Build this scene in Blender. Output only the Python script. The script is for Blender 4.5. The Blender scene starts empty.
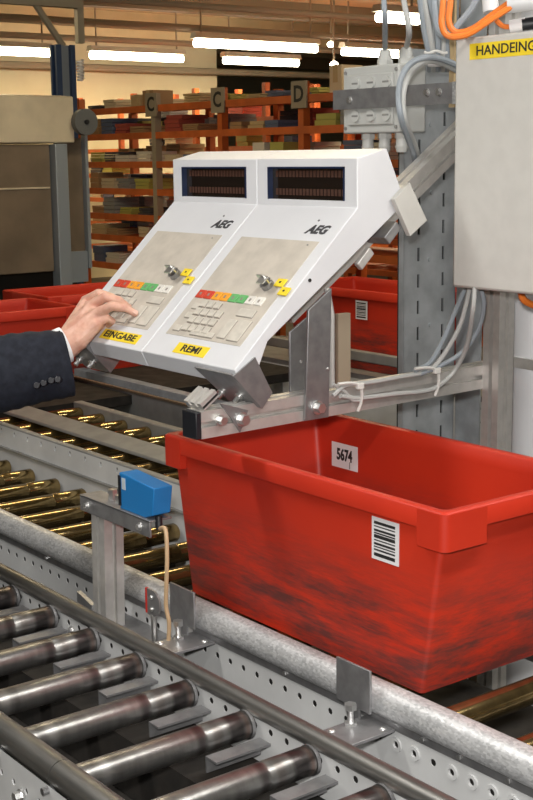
import bpy, bmesh, math, random
from mathutils import Vector, Matrix
random.seed(7)
V = Vector
scene = bpy.context.scene
col = scene.collection

# ------------------------------------------------------------------ camera
F = 1317.75
CAM = V((0.0, 0.0, 1.6))
YAW, PITCH, ROLL = math.radians(52.621), math.radians(10.507), math.radians(-0.712)
_f = V((-math.sin(YAW) * math.cos(PITCH), math.cos(YAW) * math.cos(PITCH), -math.sin(PITCH)))
_r = V((math.cos(YAW), math.sin(YAW), 0))
_u = _r.cross(_f)
RT = _r * math.cos(ROLL) + _u * math.sin(ROLL)
UP = -_r * math.sin(ROLL) + _u * math.cos(ROLL)
FW = _f
cam_d = bpy.data.cameras.new('camera')
cam = bpy.data.objects.new('camera', cam_d)
col.objects.link(cam)
cam.matrix_world = Matrix(((RT.x, UP.x, -FW.x, CAM.x), (RT.y, UP.y, -FW.y, CAM.y), (RT.z, UP.z, -FW.z, CAM.z), (0, 0, 0, 1)))
cam_d.sensor_fit = 'HORIZONTAL'
cam_d.sensor_width = 36.0
cam_d.lens = F / 533.0 * 36.0
cam_d.clip_start = 0.05
cam_d.clip_end = 200
scene.camera = cam

def ray(x, y):
    return RT * ((x - 266.5) / F) - UP * ((y - 400.0) / F) + FW
def pix(x, y, axis, val):            # point of the pixel's ray on a plane axis = val
    r = ray(x, y)
    return CAM + r * ((val - CAM[axis]) / r[axis])
def pxd(x, y, d):
    return CAM + ray(x, y) * d

# ------------------------------------------------------------------ world, light, exposure
world = bpy.data.worlds.new('world')
scene.world = world
world.use_nodes = True
world.node_tree.nodes['Background'].inputs[0].default_value = (1.0, 0.86, 0.66, 1)
world.node_tree.nodes['Background'].inputs[1].default_value = 0.05
scene.view_settings.view_transform = 'Standard'
scene.view_settings.look = 'None'
scene.view_settings.gamma = 1
scene.view_settings.exposure = 0.0
scene.view_settings.use_curve_mapping = False
FLASH = 15.5
FILL_LAMP = 30.0
FAR_LAMP = 34.0
TUBE = 20.0

def area_light(name, loc, sx, sy, power, color, rot=(0, 0, 0), parent=None):
    d = bpy.data.lights.new(name, 'AREA')
    d.shape = 'RECTANGLE'; d.size = sx; d.size_y = sy
    d.energy = power; d.color = color
    o = bpy.data.objects.new(name, d)
    col.objects.link(o)
    o.location = loc; o.rotation_euler = rot
    if parent: 
        o.parent = parent; o.location = V(loc) - parent.location
    return o
# the photographer's flash, just above the lens
fd = bpy.data.lights.new('camera_flash', 'SPOT')
fd.energy = FLASH * 10; fd.color = (1.0, 0.97, 0.93); fd.shadow_soft_size = 0.05
fd.spot_size = math.radians(95); fd.spot_blend = 0.8
fl = bpy.data.objects.new('camera_flash', fd)
col.objects.link(fl)
fl.matrix_world = cam.matrix_world.copy()
fl.location = CAM + UP * 0.13 - RT * 0.04

# ------------------------------------------------------------------ materials
MATS = {}
def mat(name, c, rough=0.5, metal=0.0, noise=0.0, nscale=20.0, stretch=(1, 1, 1), bump=0.0, spec=0.5, emit=None, es=0.0, coat=0.0, c2=None):
    if name in MATS: return MATS[name]
    m = bpy.data.materials.new(name)
    m.use_nodes = True
    nt = m.node_tree; N = nt.nodes; L = nt.links
    b = N['Principled BSDF']
    b.inputs['Base Color'].default_value = (*c, 1)
    b.inputs['Roughness'].default_value = rough
    b.inputs['Metallic'].default_value = metal
    b.inputs['Specular IOR Level'].default_value = spec
    b.inputs['Coat Weight'].default_value = coat
    if emit:
        b.inputs['Emission Color'].default_value = (*emit, 1)
        b.inputs['Emission Strength'].default_value = es
    if noise or bump:
        tc = N.new('ShaderNodeTexCoord')
        mp = N.new('ShaderNodeMapping'); mp.inputs['Scale'].default_value = stretch
        L.new(tc.outputs['Object'], mp.inputs['Vector'])
        nz = N.new('ShaderNodeTexNoise'); nz.inputs['Scale'].default_value = nscale
        nz.inputs['Detail'].default_value = 6
        L.new(mp.outputs[0], nz.inputs['Vector'])
        if noise:
            cr = N.new('ShaderNodeValToRGB')
            k = c2 if c2 else tuple(x * (1 - noise) for x in c)
            cr.color_ramp.elements[0].position = 0.35; cr.color_ramp.elements[0].color = (*k, 1)
            cr.color_ramp.elements[1].position = 0.62; cr.color_ramp.elements[1].color = (*c, 1)
            L.new(nz.outputs['Fac'], cr.inputs[0])
            L.new(cr.outputs[0], b.inputs['Base Color'])
            mr = N.new('ShaderNodeMapRange')
            mr.inputs['To Min'].default_value = min(1, rough * 1.25); mr.inputs['To Max'].default_value = rough * 0.8
            L.new(nz.outputs['Fac'], mr.inputs['Value']); L.new(mr.outputs[0], b.inputs['Roughness'])
        if bump:
            bp = N.new('ShaderNodeBump'); bp.inputs['Strength'].default_value = bump; bp.inputs['Distance'].default_value = 0.002
            L.new(nz.outputs['Fac'], bp.inputs['Height']); L.new(bp.outputs[0], b.inputs['Normal'])
    MATS[name] = m
    return m

mat('alu', (0.68, 0.665, 0.64), 0.42, 0.6, 0.12, 40, (1, 1, 1))
mat('alu_slot', (0.16, 0.16, 0.16), 0.6, 0.6)
mat('steel', (0.42, 0.42, 0.43), 0.38, 0.9, 0.3, 60, (1, 8, 8))
mat('steel_plate', (0.40, 0.40, 0.41), 0.45, 0.75, 0.25, 30)
mat('tube_steel', (0.30, 0.295, 0.28), 0.38, 0.85, 0.35, 14, (0.6, 6, 6))
mat('zinc', (0.75, 0.75, 0.74), 0.3, 0.9)
mat('sidewall', (0.66, 0.67, 0.67), 0.45, 0.0, 0.12, 9)
mat('grey_paint', (0.30, 0.30, 0.29), 0.5, 0.2, 0.2, 12)
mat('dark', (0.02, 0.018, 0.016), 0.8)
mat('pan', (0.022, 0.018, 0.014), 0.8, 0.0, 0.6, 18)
mat('black_plastic', (0.012, 0.013, 0.017), 0.45)
mat('white_paint', (0.74, 0.75, 0.78), 0.38, 0.0, 0.05, 8)
mat('side_paint', (0.66, 0.68, 0.73), 0.42)
mat('membrane', (0.60, 0.55, 0.48), 0.5, 0.0, 0.14, 26)
mat('key_beige', (0.64, 0.60, 0.53), 0.5, 0.0, 0.12, 60)
mat('key_line', (0.28, 0.25, 0.22), 0.6)
mat('key_red', (0.62, 0.06, 0.03), 0.45)
mat('key_orange', (0.85, 0.36, 0.03), 0.45)
mat('key_green', (0.14, 0.46, 0.16), 0.45)
mat('key_white', (0.80, 0.78, 0.73), 0.45)
mat('yellow', (0.90, 0.68, 0.03), 0.5)
mat('ink', (0.02, 0.02, 0.02), 0.6)
mat('logo_ink', (0.05, 0.05, 0.055), 0.5)
mat('paper', (0.80, 0.79, 0.80), 0.6)
mat('glass_dark', (0.012, 0.008, 0.007), 0.12, 0.0, spec=0.6)
mat('segment', (0.055, 0.028, 0.02), 0.5, emit=(0.9, 0.25, 0.10), es=0.018)
mat('bezel', (0.01, 0.02, 0.06), 0.4)
mat('cabinet', (0.61, 0.60, 0.565), 0.5, 0.0, 0.05, 30, bump=0.05)
mat('junction', (0.52, 0.53, 0.51), 0.5)
mat('gland', (0.55, 0.56, 0.54), 0.45)
mat('cable_grey', (0.30, 0.34, 0.38), 0.5)
mat('cable_light', (0.48, 0.49, 0.48), 0.5)
mat('cable_orange', (0.86, 0.22, 0.03), 0.45)
mat('cable_beige', (0.55, 0.38, 0.22), 0.5)
mat('tie', (0.75, 0.75, 0.72), 0.5)
mat('blue', (0.015, 0.19, 0.50), 0.42)
mat('blue_label', (0.55, 0.62, 0.68), 0.5)
mat('red_paint', (0.55, 0.03, 0.02), 0.5)
mat('column_steel', (0.46, 0.49, 0.51), 0.45, 0.35, 0.28, 14)
mat('pipe', (0.60, 0.61, 0.63), 0.45)
mat('navy', (0.006, 0.009, 0.020), 0.85, 0.0, 0.35, 60, bump=0.4)
mat('button', (0.02, 0.02, 0.025), 0.3)
mat('shirt', (0.82, 0.83, 0.86), 0.7)
mat('orange_rack', (0.62, 0.14, 0.03), 0.5, 0.0, 0.25, 6)
mat('rack_grey', (0.33, 0.28, 0.21), 0.5)
mat('hood', (0.80, 0.70, 0.52), 0.4, 0.25, 0.2, 5, (1, 1, 1))
mat('hood_dark', (0.26, 0.20, 0.14), 0.45, 0.3, 0.3, 4)
mat('wheel', (0.12, 0.125, 0.125), 0.6)
mat('blue_column', (0.03, 0.06, 0.14), 0.5)
mat('blue_light', (0.30, 0.34, 0.38), 0.5, 0.3)
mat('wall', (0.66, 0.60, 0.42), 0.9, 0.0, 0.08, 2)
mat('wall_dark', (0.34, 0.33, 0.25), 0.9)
mat('ceiling', (0.66, 0.55, 0.34), 0.9, 0.0, 0.25, 1.2)
mat('beam', (0.20, 0.16, 0.10), 0.7)
mat('conduit', (0.34, 0.30, 0.22), 0.6)
mat('floor', (0.09, 0.083, 0.072), 0.7, 0.0, 0.4, 3)
mat('fixture', (0.55, 0.50, 0.40), 0.5)
mat('tube_lamp', (1, 1, 1), 0.5, emit=(1.0, 0.90, 0.68), es=TUBE)
mat('tube_fill', (1, 1, 1), 0.5, emit=(1.0, 0.97, 0.92), es=12.0)
mat('green_plastic', (0.10, 0.22, 0.14), 0.6)
mat('board', (0.36, 0.29, 0.21), 0.6)

def skin_mat():
    m = mat('skin', (0.70, 0.42, 0.32), 0.5, 0.0, 0.18, 55, c2=(0.60, 0.31, 0.23), bump=0.25)
    b = m.node_tree.nodes['Principled BSDF']
    b.inputs['Subsurface Weight'].default_value = 0.15
    b.inputs['Subsurface Radius'].default_value = (0.01, 0.004, 0.002)
    return m
skin_mat()
mat('nail', (0.72, 0.45, 0.36), 0.3)

def galvanised():
    m = bpy.data.materials.new('galvanised'); m.use_nodes = True
    N = m.node_tree.nodes; L = m.node_tree.links; b = N['Principled BSDF']
    tc = N.new('ShaderNodeTexCoord'); vo = N.new('ShaderNodeTexVoronoi'); vo.inputs['Scale'].default_value = 330
    mp = N.new('ShaderNodeMapping'); mp.inputs['Scale'].default_value = (0.5, 1, 1)
    L.new(tc.outputs['Object'], mp.inputs[0]); L.new(mp.outputs[0], vo.inputs['Vector'])
    nz = N.new('ShaderNodeTexNoise'); nz.inputs['Scale'].default_value = 22; nz.inputs['Detail'].default_value = 8
    L.new(mp.outputs[0], nz.inputs['Vector'])
    mx = N.new('ShaderNodeMix'); mx.inputs[0].default_value = 0.6
    L.new(vo.outputs['Color'], mx.inputs[2]); L.new(nz.outputs['Fac'], mx.inputs[3])
    cr = N.new('ShaderNodeValToRGB')
    cr.color_ramp.elements[0].position = 0.30; cr.color_ramp.elements[0].color = (0.42, 0.43, 0.44, 1)
    cr.color_ramp.elements[1].position = 0.70; cr.color_ramp.elements[1].color = (0.76, 0.77, 0.78, 1)
    L.new(mx.outputs[0], cr.inputs[0]); L.new(cr.outputs[0], b.inputs['Base Color'])
    b.inputs['Metallic'].default_value = 0.45; b.inputs['Roughness'].default_value = 0.42
    MATS['galvanised'] = m
galvanised()

def red_plastic(name, dirt):
    m = bpy.data.materials.new(name); m.use_nodes = True
    N = m.node_tree.nodes; L = m.node_tree.links; b = N['Principled BSDF']
    tc = N.new('ShaderNodeTexCoord')
    sp = N.new('ShaderNodeSeparateXYZ'); L.new(tc.outputs['Object'], sp.inputs[0])
    mp = N.new('ShaderNodeMapping'); mp.inputs['Scale'].default_value = (0.9, 1.2, 5.0)
    L.new(tc.outputs['Object'], mp.inputs[0])
    nz = N.new('ShaderNodeTexNoise'); nz.inputs['Scale'].default_value = 5.5; nz.inputs['Detail'].default_value = 9; nz.inputs['Roughness'].default_value = 0.68
    L.new(mp.outputs[0], nz.inputs[0])
    # scuffs sit in the belt where neighbouring crates rub (height 0.02 to 0.16 m)
    hr = N.new('ShaderNodeMapRange'); hr.interpolation_type = 'SMOOTHSTEP'
    hr.inputs['From Min'].default_value = 0.25; hr.inputs['From Max'].default_value = 0.10
    L.new(sp.outputs['Z'], hr.inputs['Value'])
    m3 = N.new('ShaderNodeMapping'); m3.inputs['Scale'].default_value = (4, 5, 40)
    L.new(tc.outputs['Object'], m3.inputs[0])
    n3 = N.new('ShaderNodeTexNoise'); n3.inputs['Scale'].default_value = 6; n3.inputs['Detail'].default_value = 8; n3.inputs['Roughness'].default_value = 0.7
    L.new(m3.outputs[0], n3.inputs[0])
    ad = N.new('ShaderNodeMix'); ad.inputs[0].default_value = 0.30
    L.new(nz.outputs['Fac'], ad.inputs[2]); L.new(n3.outputs['Fac'], ad.inputs[3])
    cr = N.new('ShaderNodeValToRGB')
    cr.color_ramp.elements[0].position = 0.415; cr.color_ramp.elements[0].color = (0, 0, 0, 1)
    cr.color_ramp.elements[1].position = 0.60; cr.color_ramp.elements[1].color = (1, 1, 1, 1)
    L.new(ad.outputs[0], cr.inputs[0])
    mu = N.new('ShaderNodeMath'); mu.operation = 'MULTIPLY'
    L.new(cr.outputs[0], mu.inputs[0]); L.new(hr.outputs[0], mu.inputs[1])
    m2 = N.new('ShaderNodeMath'); m2.operation = 'MULTIPLY'; m2.inputs[1].default_value = dirt
    L.new(mu.outputs[0], m2.inputs[0])
    n2 = N.new('ShaderNodeTexNoise'); n2.inputs['Scale'].default_value = 3.0; n2.inputs['Detail'].default_value = 5
    L.new(tc.outputs['Object'], n2.inputs[0])
    c0 = N.new('ShaderNodeValToRGB')
    c0.color_ramp.elements[0].position = 0.3; c0.color_ramp.elements[0].color = (0.46, 0.022, 0.008, 1)
    c0.color_ramp.elements[1].position = 0.75; c0.color_ramp.elements[1].color = (0.60, 0.036, 0.011, 1)
    L.new(n2.outputs['Fac'], c0.inputs[0])
    mx = N.new('ShaderNodeMix'); mx.data_type = 'RGBA'
    L.new(m2.outputs[0], mx.inputs[0]); L.new(c0.outputs[0], mx.inputs[6]); mx.inputs[7].default_value = (0.06, 0.03, 0.028, 1)
    L.new(mx.outputs[2], b.inputs['Base Color'])
    b.inputs['Roughness'].default_value = 0.48
    MATS[name] = m
red_plastic('red_plastic', 0.86)
red_plastic('red_rim', 0.0)

def roller_mat(name, base, bands, rough):
    # bands: list of (start, end, colour) measured along the roller's own length (object Y)
    m = bpy.data.materials.new(name); m.use_nodes = True
    N = m.node_tree.nodes; L = m.node_tree.links; b = N['Principled BSDF']
    tc = N.new('ShaderNodeTexCoord'); sp = N.new('ShaderNodeSeparateXYZ'); L.new(tc.outputs['Object'], sp.inputs[0])
    nz = N.new('ShaderNodeTexNoise'); nz.inputs['Scale'].default_value = 16; nz.inputs['Detail'].default_value = 5
    mp = N.new('ShaderNodeMapping'); mp.inputs['Scale'].default_value = (1, 3, 1)
    L.new(tc.outputs['Object'], mp.inputs[0]); L.new(mp.outputs[0], nz.inputs[0])
    cr = N.new('ShaderNodeValToRGB')
    cr.color_ramp.elements[0].position = 0.3; cr.color_ramp.elements[0].color = (*[x * 0.6 for x in base], 1)
    cr.color_ramp.elements[1].position = 0.7; cr.color_ramp.elements[1].color = (*base, 1)
    L.new(nz.outputs['Fac'], cr.inputs[0])
    out = cr.outputs[0]
    for a, z, c, k in bands:
        lo = N.new('ShaderNodeMapRange'); lo.interpolation_type = 'SMOOTHSTEP'
        lo.inputs['From Min'].default_value = a - 0.006; lo.inputs['From Max'].default_value = a + 0.006
        hi = N.new('ShaderNodeMapRange'); hi.interpolation_type = 'SMOOTHSTEP'
        hi.inputs['From Min'].default_value = z + 0.006; hi.inputs['From Max'].default_value = z - 0.006
        L.new(sp.outputs['Y'], lo.inputs['Value']); L.new(sp.outputs['Y'], hi.inputs['Value'])
        mu = N.new('ShaderNodeMath'); mu.operation = 'MULTIPLY'; L.new(lo.outputs[0], mu.inputs[0]); L.new(hi.outputs[0], mu.inputs[1])
        mk = N.new('ShaderNodeMath'); mk.operation = 'MULTIPLY'; mk.inputs[1].default_value = k; L.new(mu.outputs[0], mk.inputs[0])
        mx = N.new('ShaderNodeMix'); mx.data_type = 'RGBA'
        L.new(mk.outputs[0], mx.inputs[0]); L.new(out, mx.inputs[6]); mx.inputs[7].default_value = (*c, 1)
        out = mx.outputs[2]
    L.new(out, b.inputs['Base Color'])
    b.inputs['Metallic'].default_value = 0.92; b.inputs['Roughness'].default_value = rough
    MATS[name] = m
roller_mat('roller_steel', (0.40, 0.395, 0.385), [(-0.022, -0.012, (0.25, 0.10, 0.06), 0.5), (-0.052, -0.022, (0.06, 0.05, 0.05), 0.85), (-0.085, -0.068, (0.20, 0.17, 0.16), 0.6), (-0.115, -0.10, (0.10, 0.08, 0.08), 0.75), (-0.29, -0.275, (0.6, 0.6, 0.6), 0.5)], 0.36)
roller_mat('roller_gold', (0.46, 0.335, 0.15), [(-0.48, -0.45, (0.25, 0.06, 0.02), 0.6)], 0.16)

# ------------------------------------------------------------------ mesh helpers
class MB:
    def __init__(s): s.v = []; s.f = []
    def add(s, vs, fs):
        o = len(s.v); s.v += [tuple(p) for p in vs]; s.f += [tuple(i + o for i in f) for f in fs]; return s
    def box(s, a, b):
        x0, x1 = sorted((a[0], b[0])); y0, y1 = sorted((a[1], b[1])); z0, z1 = sorted((a[2], b[2]))
        return s.add([(x0,y0,z0),(x1,y0,z0),(x1,y1,z0),(x0,y1,z0),(x0,y0,z1),(x1,y0,z1),(x1,y1,z1),(x0,y1,z1)],
                     [(0,3,2,1),(4,5,6,7),(0,1,5,4),(1,2,6,5),(2,3,7,6),(3,0,4,7)])
    def obox(s, c, ax, ay, az):       # centre and three half-axes
        c = V(c); ax, ay, az = V(ax), V(ay), V(az)
        if ax.cross(ay).dot(az) < 0: az = -az
        vs = [c + ax * i + ay * j + az * k for k in (-1, 1) for i, j in ((-1,-1),(1,-1),(1,1),(-1,1))]
        return s.add(vs, [(0,3,2,1),(4,5,6,7),(0,1,5,4),(1,2,6,5),(2,3,7,6),(3,0,4,7)])
    def prism(s, poly, axis, length):  # poly: list of 3D points (planar), extruded along vector
        d = V(axis) * length; n = len(poly); P = [V(p) for p in poly]
        nrm = V((0, 0, 0))
        for i in range(n):
            nrm += P[i].cross(P[(i + 1) % n])
        if nrm.dot(d) > 0: P.reverse()
        vs = P + [p + d for p in P]
        return s.add(vs, [tuple(range(n)), tuple(range(2 * n - 1, n - 1, -1))] + [(i, n + i, n + (i + 1) % n, (i + 1) % n) for i in range(n)])
    def cyl(s, a, b, r, n=16, r2=None, caps=True):
        a, b = V(a), V(b); d = (b - a).normalized()
        t = V((0, 0, 1)) if abs(d.z) < 0.9 else V((1, 0, 0))
        u = d.cross(t).normalized(); w = d.cross(u); r2 = r if r2 is None else r2
        R0 = [a + (u * math.cos(2*math.pi*i/n) + w * math.sin(2*math.pi*i/n)) * r for i in range(n)]
        R1 = [b + (u * math.cos(2*math.pi*i/n) + w * math.sin(2*math.pi*i/n)) * r2 for i in range(n)]
        fs = [(i, (i+1)%n, n+(i+1)%n, n+i) for i in range(n)]
        if caps: fs += [tuple(range(n-1, -1, -1)), tuple(range(n, 2*n))]
        return s.add(R0 + R1, fs)
    def loft(s, rings, caps=True):
        n = len(rings[0]); vs = [p for r in rings for p in r]; fs = []
        for k in range(len(rings) - 1):
            fs += [(k*n+i, k*n+(i+1)%n, (k+1)*n+(i+1)%n, (k+1)*n+i) for i in range(n)]
        if caps: fs += [tuple(range(n-1, -1, -1)), tuple((len(rings)-1)*n + i for i in range(n))]
        return s.add(vs, fs)
    def tube(s, pts, r, n=8, radii=None):
        P = [V(p) for p in pts]; rings = []; prev = None
        for i, p in enumerate(P):
            d = (P[min(i+1, len(P)-1)] - P[max(i-1, 0)]).normalized()
            if prev is None:
                t = V((0, 0, 1)) if abs(d.z) < 0.9 else V((1, 0, 0)); u = d.cross(t).normalized()
            else:
                u = (prev - d * prev.dot(d)).normalized()
            prev = u; w = d.cross(u); rr = radii[i] if radii else r
            rings.append([p + (u * math.cos(2*math.pi*k/n) + w * math.sin(2*math.pi*k/n)) * rr for k in range(n)])
        return s.loft(rings)
    def sphere(s, c, r, nu=12, nv=8, sc=(1, 1, 1)):
        c = V(c); rings = []
        for j in range(1, nv):
            th = math.pi * j / nv
            rings.append([c + V((math.sin(th)*math.cos(2*math.pi*i/nu)*sc[0], math.sin(th)*math.sin(2*math.pi*i/nu)*sc[1], -math.cos(th)*sc[2])) * r for i in range(nu)])
        return s.loft(rings)
    def mesh(s, name, m, smooth=35):
        me = bpy.data.meshes.new(name)
        me.from_pydata(s.v, [], s.f); me.update()
        bm = bmesh.new(); bm.from_mesh(me); bmesh.ops.recalc_face_normals(bm, faces=bm.faces); bm.to_mesh(me); bm.free()
        if m: me.materials.append(MATS[m] if isinstance(m, str) else m)
        if smooth:
            me.shade_smooth(); me.set_sharp_from_angle(angle=math.radians(smooth))
        return me

def spline(pts, k=8):
    P = [V(p) for p in pts]; P = [P[0]*2 - P[1]] + P + [P[-1]*2 - P[-2]]; out = []
    for i in range(1, len(P) - 2):
        for j in range(k):
            t = j / k; a, b, c, d = P[i-1], P[i], P[i+1], P[i+2]
            out.append(0.5 * ((2*b) + (c - a)*t + (2*a - 5*b + 4*c - d)*t*t + (3*b - a - 3*c + d)*t**3))
    out.append(P[-2]); return out

def tag(o, label=None, cat=None, group=None, kind=None):
    if label: o['label'] = label
    if cat: o['category'] = cat
    if group: o['group'] = group
    if kind: o['kind'] = kind
    return o
def link(name, me):
    o = bpy.data.objects.new(name, me); col.objects.link(o); return o
def thing(name, label, cat, loc=(0, 0, 0), group=None):
    o = link(name, None); o.location = loc; o.empty_display_size = 0.05
    return tag(o, label, cat, group)
def wloc(o):
    l = V((0, 0, 0))
    while o: l += o.location; o = o.parent
    return l
def part(name, mb, m, parent, bevel=0, smooth=35, local=False, label=None, kind=None):
    me = mb.mesh(name, m, smooth) if isinstance(mb, MB) else mb
    o = link(name, me); o.parent = parent
    if parent and not local: o.location = -wloc(parent)
    if bevel:
        b = o.modifiers.new('bevel', 'BEVEL'); b.width = bevel; b.segments = 2; b.limit_method = 'ANGLE'; b.angle_limit = math.radians(40)
    if label: o['label'] = label
    if kind: o['kind'] = kind
    return o
def partc(name, me, at, parent, label=None):   # shared mesh placed at a world position
    o = link(name, me); o.parent = parent; o.location = V(at) - wloc(parent)
    if label: o['label'] = label
    return o
def single(name, mb, m, label, cat, group=None, bevel=0, smooth=35):
    o = part(name, mb, m, None, bevel, smooth); return tag(o, label, cat, group)
def struct(name, mb, m):
    o = part(name, mb, m, None, 0, 35); o['kind'] = 'structure'; return o
def copy_tree(o, parent=None):
    c = o.copy(); col.objects.link(c); c.parent = parent
    for ch in list(o.children): copy_tree(ch, c)
    return c

def text_mesh(s, size, origin, ux, uy, m, shear=0.0, bold=0.0, depth=0.0004, align='CENTER', width=None):
    cu = bpy.data.curves.new('lettering', 'FONT'); cu.body = s; cu.size = size; cu.shear = shear; cu.offset = bold
    cu.align_x = align; cu.align_y = 'CENTER'; cu.extrude = depth; cu.resolution_u = 3
    tmp = bpy.data.objects.new('tmp', cu); col.objects.link(tmp)
    dg = bpy.context.evaluated_depsgraph_get(); dg.update()
    me = bpy.data.meshes.new_from_object(tmp.evaluated_get(dg))
    bpy.data.objects.remove(tmp); bpy.data.curves.remove(cu)
    xs = [v.co.x for v in me.vertices]
    k = 1.0
    if width: k = width / (max(xs) - min(xs))
    ux, uy, origin = V(ux), V(uy), V(origin); uz = ux.cross(uy)
    for v in me.vertices: v.co = origin + ux * v.co.x * k + uy * v.co.y + uz * (v.co.z + depth)
    me.materials.clear(); me.materials.append(MATS[m])
    return me

def profile_pts(w, h, slot=0.010, dp=0.011):   # aluminium extrusion outline with one groove a side, centred
    a, b, s = w / 2, h / 2, slot / 2
    return [(-a,-b),(-s,-b),(-s,-b+dp),(s,-b+dp),(s,-b),(a,-b),(a,-s),(a-dp,-s),(a-dp,s),(a,s),(a,b),(s,b),(s,b-dp),(-s,b-dp),(-s,b),(-a,b),(-a,s),(-a+dp,s),(-a+dp,-s),(-a,-s)]
def profile_bar(p0, p1, w, h, side):            # bar from p0 to p1; 'side' = direction of the w dimension
    p0, p1 = V(p0), V(p1); d = (p1 - p0).normalized(); u = V(side); u = (u - d * u.dot(d)).normalized(); w_ = d.cross(u)
    pts = [p0 + u * a + w_ * b for a, b in profile_pts(w, h)]
    return MB().prism(pts, d, (p1 - p0).length)

def perf(mb, o, u, v, cells, t):
    """plate of rectangular cells, each with or without a hole: (u0,u1,v0,v1,hole) hole=('c',cu,cv,r) or ('r',cu,cv,hu,hv)"""
    o, u, v = V(o), V(u), V(v); nrm = u.cross(v)
    P = lambda a, b, d=0: o + u * a + v * b - nrm * d
    for (u0, u1, v0, v1, h) in cells:
        if not h:
            mb.add([P(u0,v0),P(u1,v0),P(u1,v1),P(u0,v1)], [(0,1,2,3)]); continue
        cu, cv = h[1], h[2]
        ang = [math.atan2(y - cv, x - cu) for x in (u0, u1) for y in (v0, v1)]
        if h[0] == 'c': ang += [k * math.pi / 4 + 0.01 for k in range(-4, 4)]
        else: ang += [math.atan2(sy * h[4], sx * h[3]) for sx in (-1, 1) for sy in (-1, 1)]
        ang = sorted(set(round(a, 5) for a in ang)); n = len(ang); out = []; inn = []
        for a in ang:
            c, s = math.cos(a), math.sin(a)
            r = min(((u1 - cu) / c if c > 0 else (u0 - cu) / c) if abs(c) > 1e-6 else 9, ((v1 - cv) / s if s > 0 else (v0 - cv) / s) if abs(s) > 1e-6 else 9)
            out.append((cu + c * r, cv + s * r))
            if h[0] == 'c': ri = h[3]
            else: ri = min(h[3] / abs(c) if abs(c) > 1e-6 else 9, h[4] / abs(s) if abs(s) > 1e-6 else 9)
            inn.append((cu + c * ri, cv + s * ri))
        vs = [P(*p) for p in out] + [P(*p) for p in inn] + [P(*p, t) for p in inn]
        fs = [(i, (i+1)%n, n+(i+1)%n, n+i) for i in range(n)] + [(n+i, n+(i+1)%n, 2*n+(i+1)%n, 2*n+i) for i in range(n)]
        mb.add(vs, fs)
    return mb

def bolt(parent, at, d, r=0.008, l=0.012, name='bolt', m='zinc'):
    at, d = V(at), V(d).normalized()
    b = MB().cyl(at, at + d * l * 0.25, r * 1.35, 14).cyl(at + d * l * 0.25, at + d * l, r, 6)
    return part(name, b, m, parent, smooth=30)

# ================================================================== THE HALL
struct('floor', MB().box((-26, -6, -0.1), (6, 26, 0)), 'floor')
ZC = 3.45
struct('ceiling', MB().box((-26, -6, ZC), (6, 26, ZC + 0.1)), 'ceiling')
YW = pix(217, 80, 0, -15.6).y
struct('wall_back', MB().box((-15.8, -6, 0), (-15.6, YW, ZC)), 'wall')
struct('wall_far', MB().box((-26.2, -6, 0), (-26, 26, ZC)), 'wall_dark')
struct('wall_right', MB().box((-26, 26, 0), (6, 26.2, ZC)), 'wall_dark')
struct('wall_left', MB().box((-26, -6.2, 0), (6, -6, ZC)), 'wall')
struct('wall_front', MB().box((6, -6, 0), (6.2, 26, ZC)), 'wall')
# roof girders and pipes run across the hall
n = 1
for x, z0, z1, m in ((-20, 3.2, ZC, 'beam'), (-17.5, 3.2, ZC, 'beam'), (-15.2, 3.1, ZC, 'ceiling'), (-13.2, 3.25, ZC, 'beam'), (-11.2, 3.25, ZC, 'ceiling'), (-9.6, 3.3, ZC, 'beam'), (-6, 3.25, ZC, 'beam'), (-2, 3.25, ZC, 'beam')):
    o = struct('trim_%d' % n, MB().box((x - 0.09, -6, z0), (x + 0.09, 26, z1)), m); n += 1
for x, z, r in ((-14.15, 3.18, 0.05), (-14.0, 2.98, 0.035), (-15.45, 2.76, 0.045), (-12.1, 2.96, 0.03), (-10.5, 2.98, 0.03)):
    o = struct('trim_%d' % n, MB().cyl((x, -5.9, z), (x, 25.9, z), r, 8), 'conduit'); n += 1

def lamp_fixture(x, y0, y1, z, label, near=False, light=0):
    t = thing('fluorescent_lamp', label, 'lamp', (x, (y0 + y1) / 2, z), 'warm ceiling lamps' if not near else 'unseen fill lamps')
    part('housing', MB().prism([(x-.07, y0, z+.05),(x+.07, y0, z+.05),(x+.045, y0, z+.11),(x-.045, y0, z+.11)], (0,1,0), y1-y0), 'fixture', t)
    part('tube', MB().cyl((x, y0+.02, z), (x, y1-.02, z), 0.045 if not near else 0.03, 10), 'tube_fill' if near else 'tube_lamp', t)
    for yy in (y0 + .1, y1 - .1):
        part('lamp_holder', MB().box((x-.02, yy-.01, z-.01),(x+.02, yy+.01, z+.06)), 'fixture', t)
        part('hanger', MB().cyl((x, yy, z+.1), (x, yy, ZC), 0.012, 6), 'conduit', t)
    if light:
        area_light('lamp_light', (x, (y0+y1)/2, z-.06), 0.2, y1-y0, light, (1, .97, .92) if near else (1.0, .77, .42), parent=t)
    return t
ZL = 2.8
for (p0, p1, lab) in (((-60, 49), (52, 53), 'glowing tube lamp leftmost, cut by the picture edge beside the blue column'),
                      ((86, 55.5), (187, 58.5), 'glowing tube lamp above the rack between blue column and shelf letter'),
                      ((218, 61), (304, 63), 'lower of two overlapping glowing tube lamps above the racks'),
                      ((193, 43), (318, 49), 'longest glowing tube lamp, highest above the shelving'),
                      ((339, 52), (418, 55), 'glowing tube lamp behind the grey junction box cables'),
                      ((376, 17), (420, 20), 'short glowing tube lamp near the top edge behind two grey cables'),
                      ((502, 25), (560, 28), 'glowing tube lamp peeping out above the grey cabinet')):
    a, b = pix(*p0, 2, ZL), pix(*p1, 2, ZL)
    lamp_fixture((a.x + b.x) / 2, a.y, b.y, ZL, lab, False, FAR_LAMP)
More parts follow.
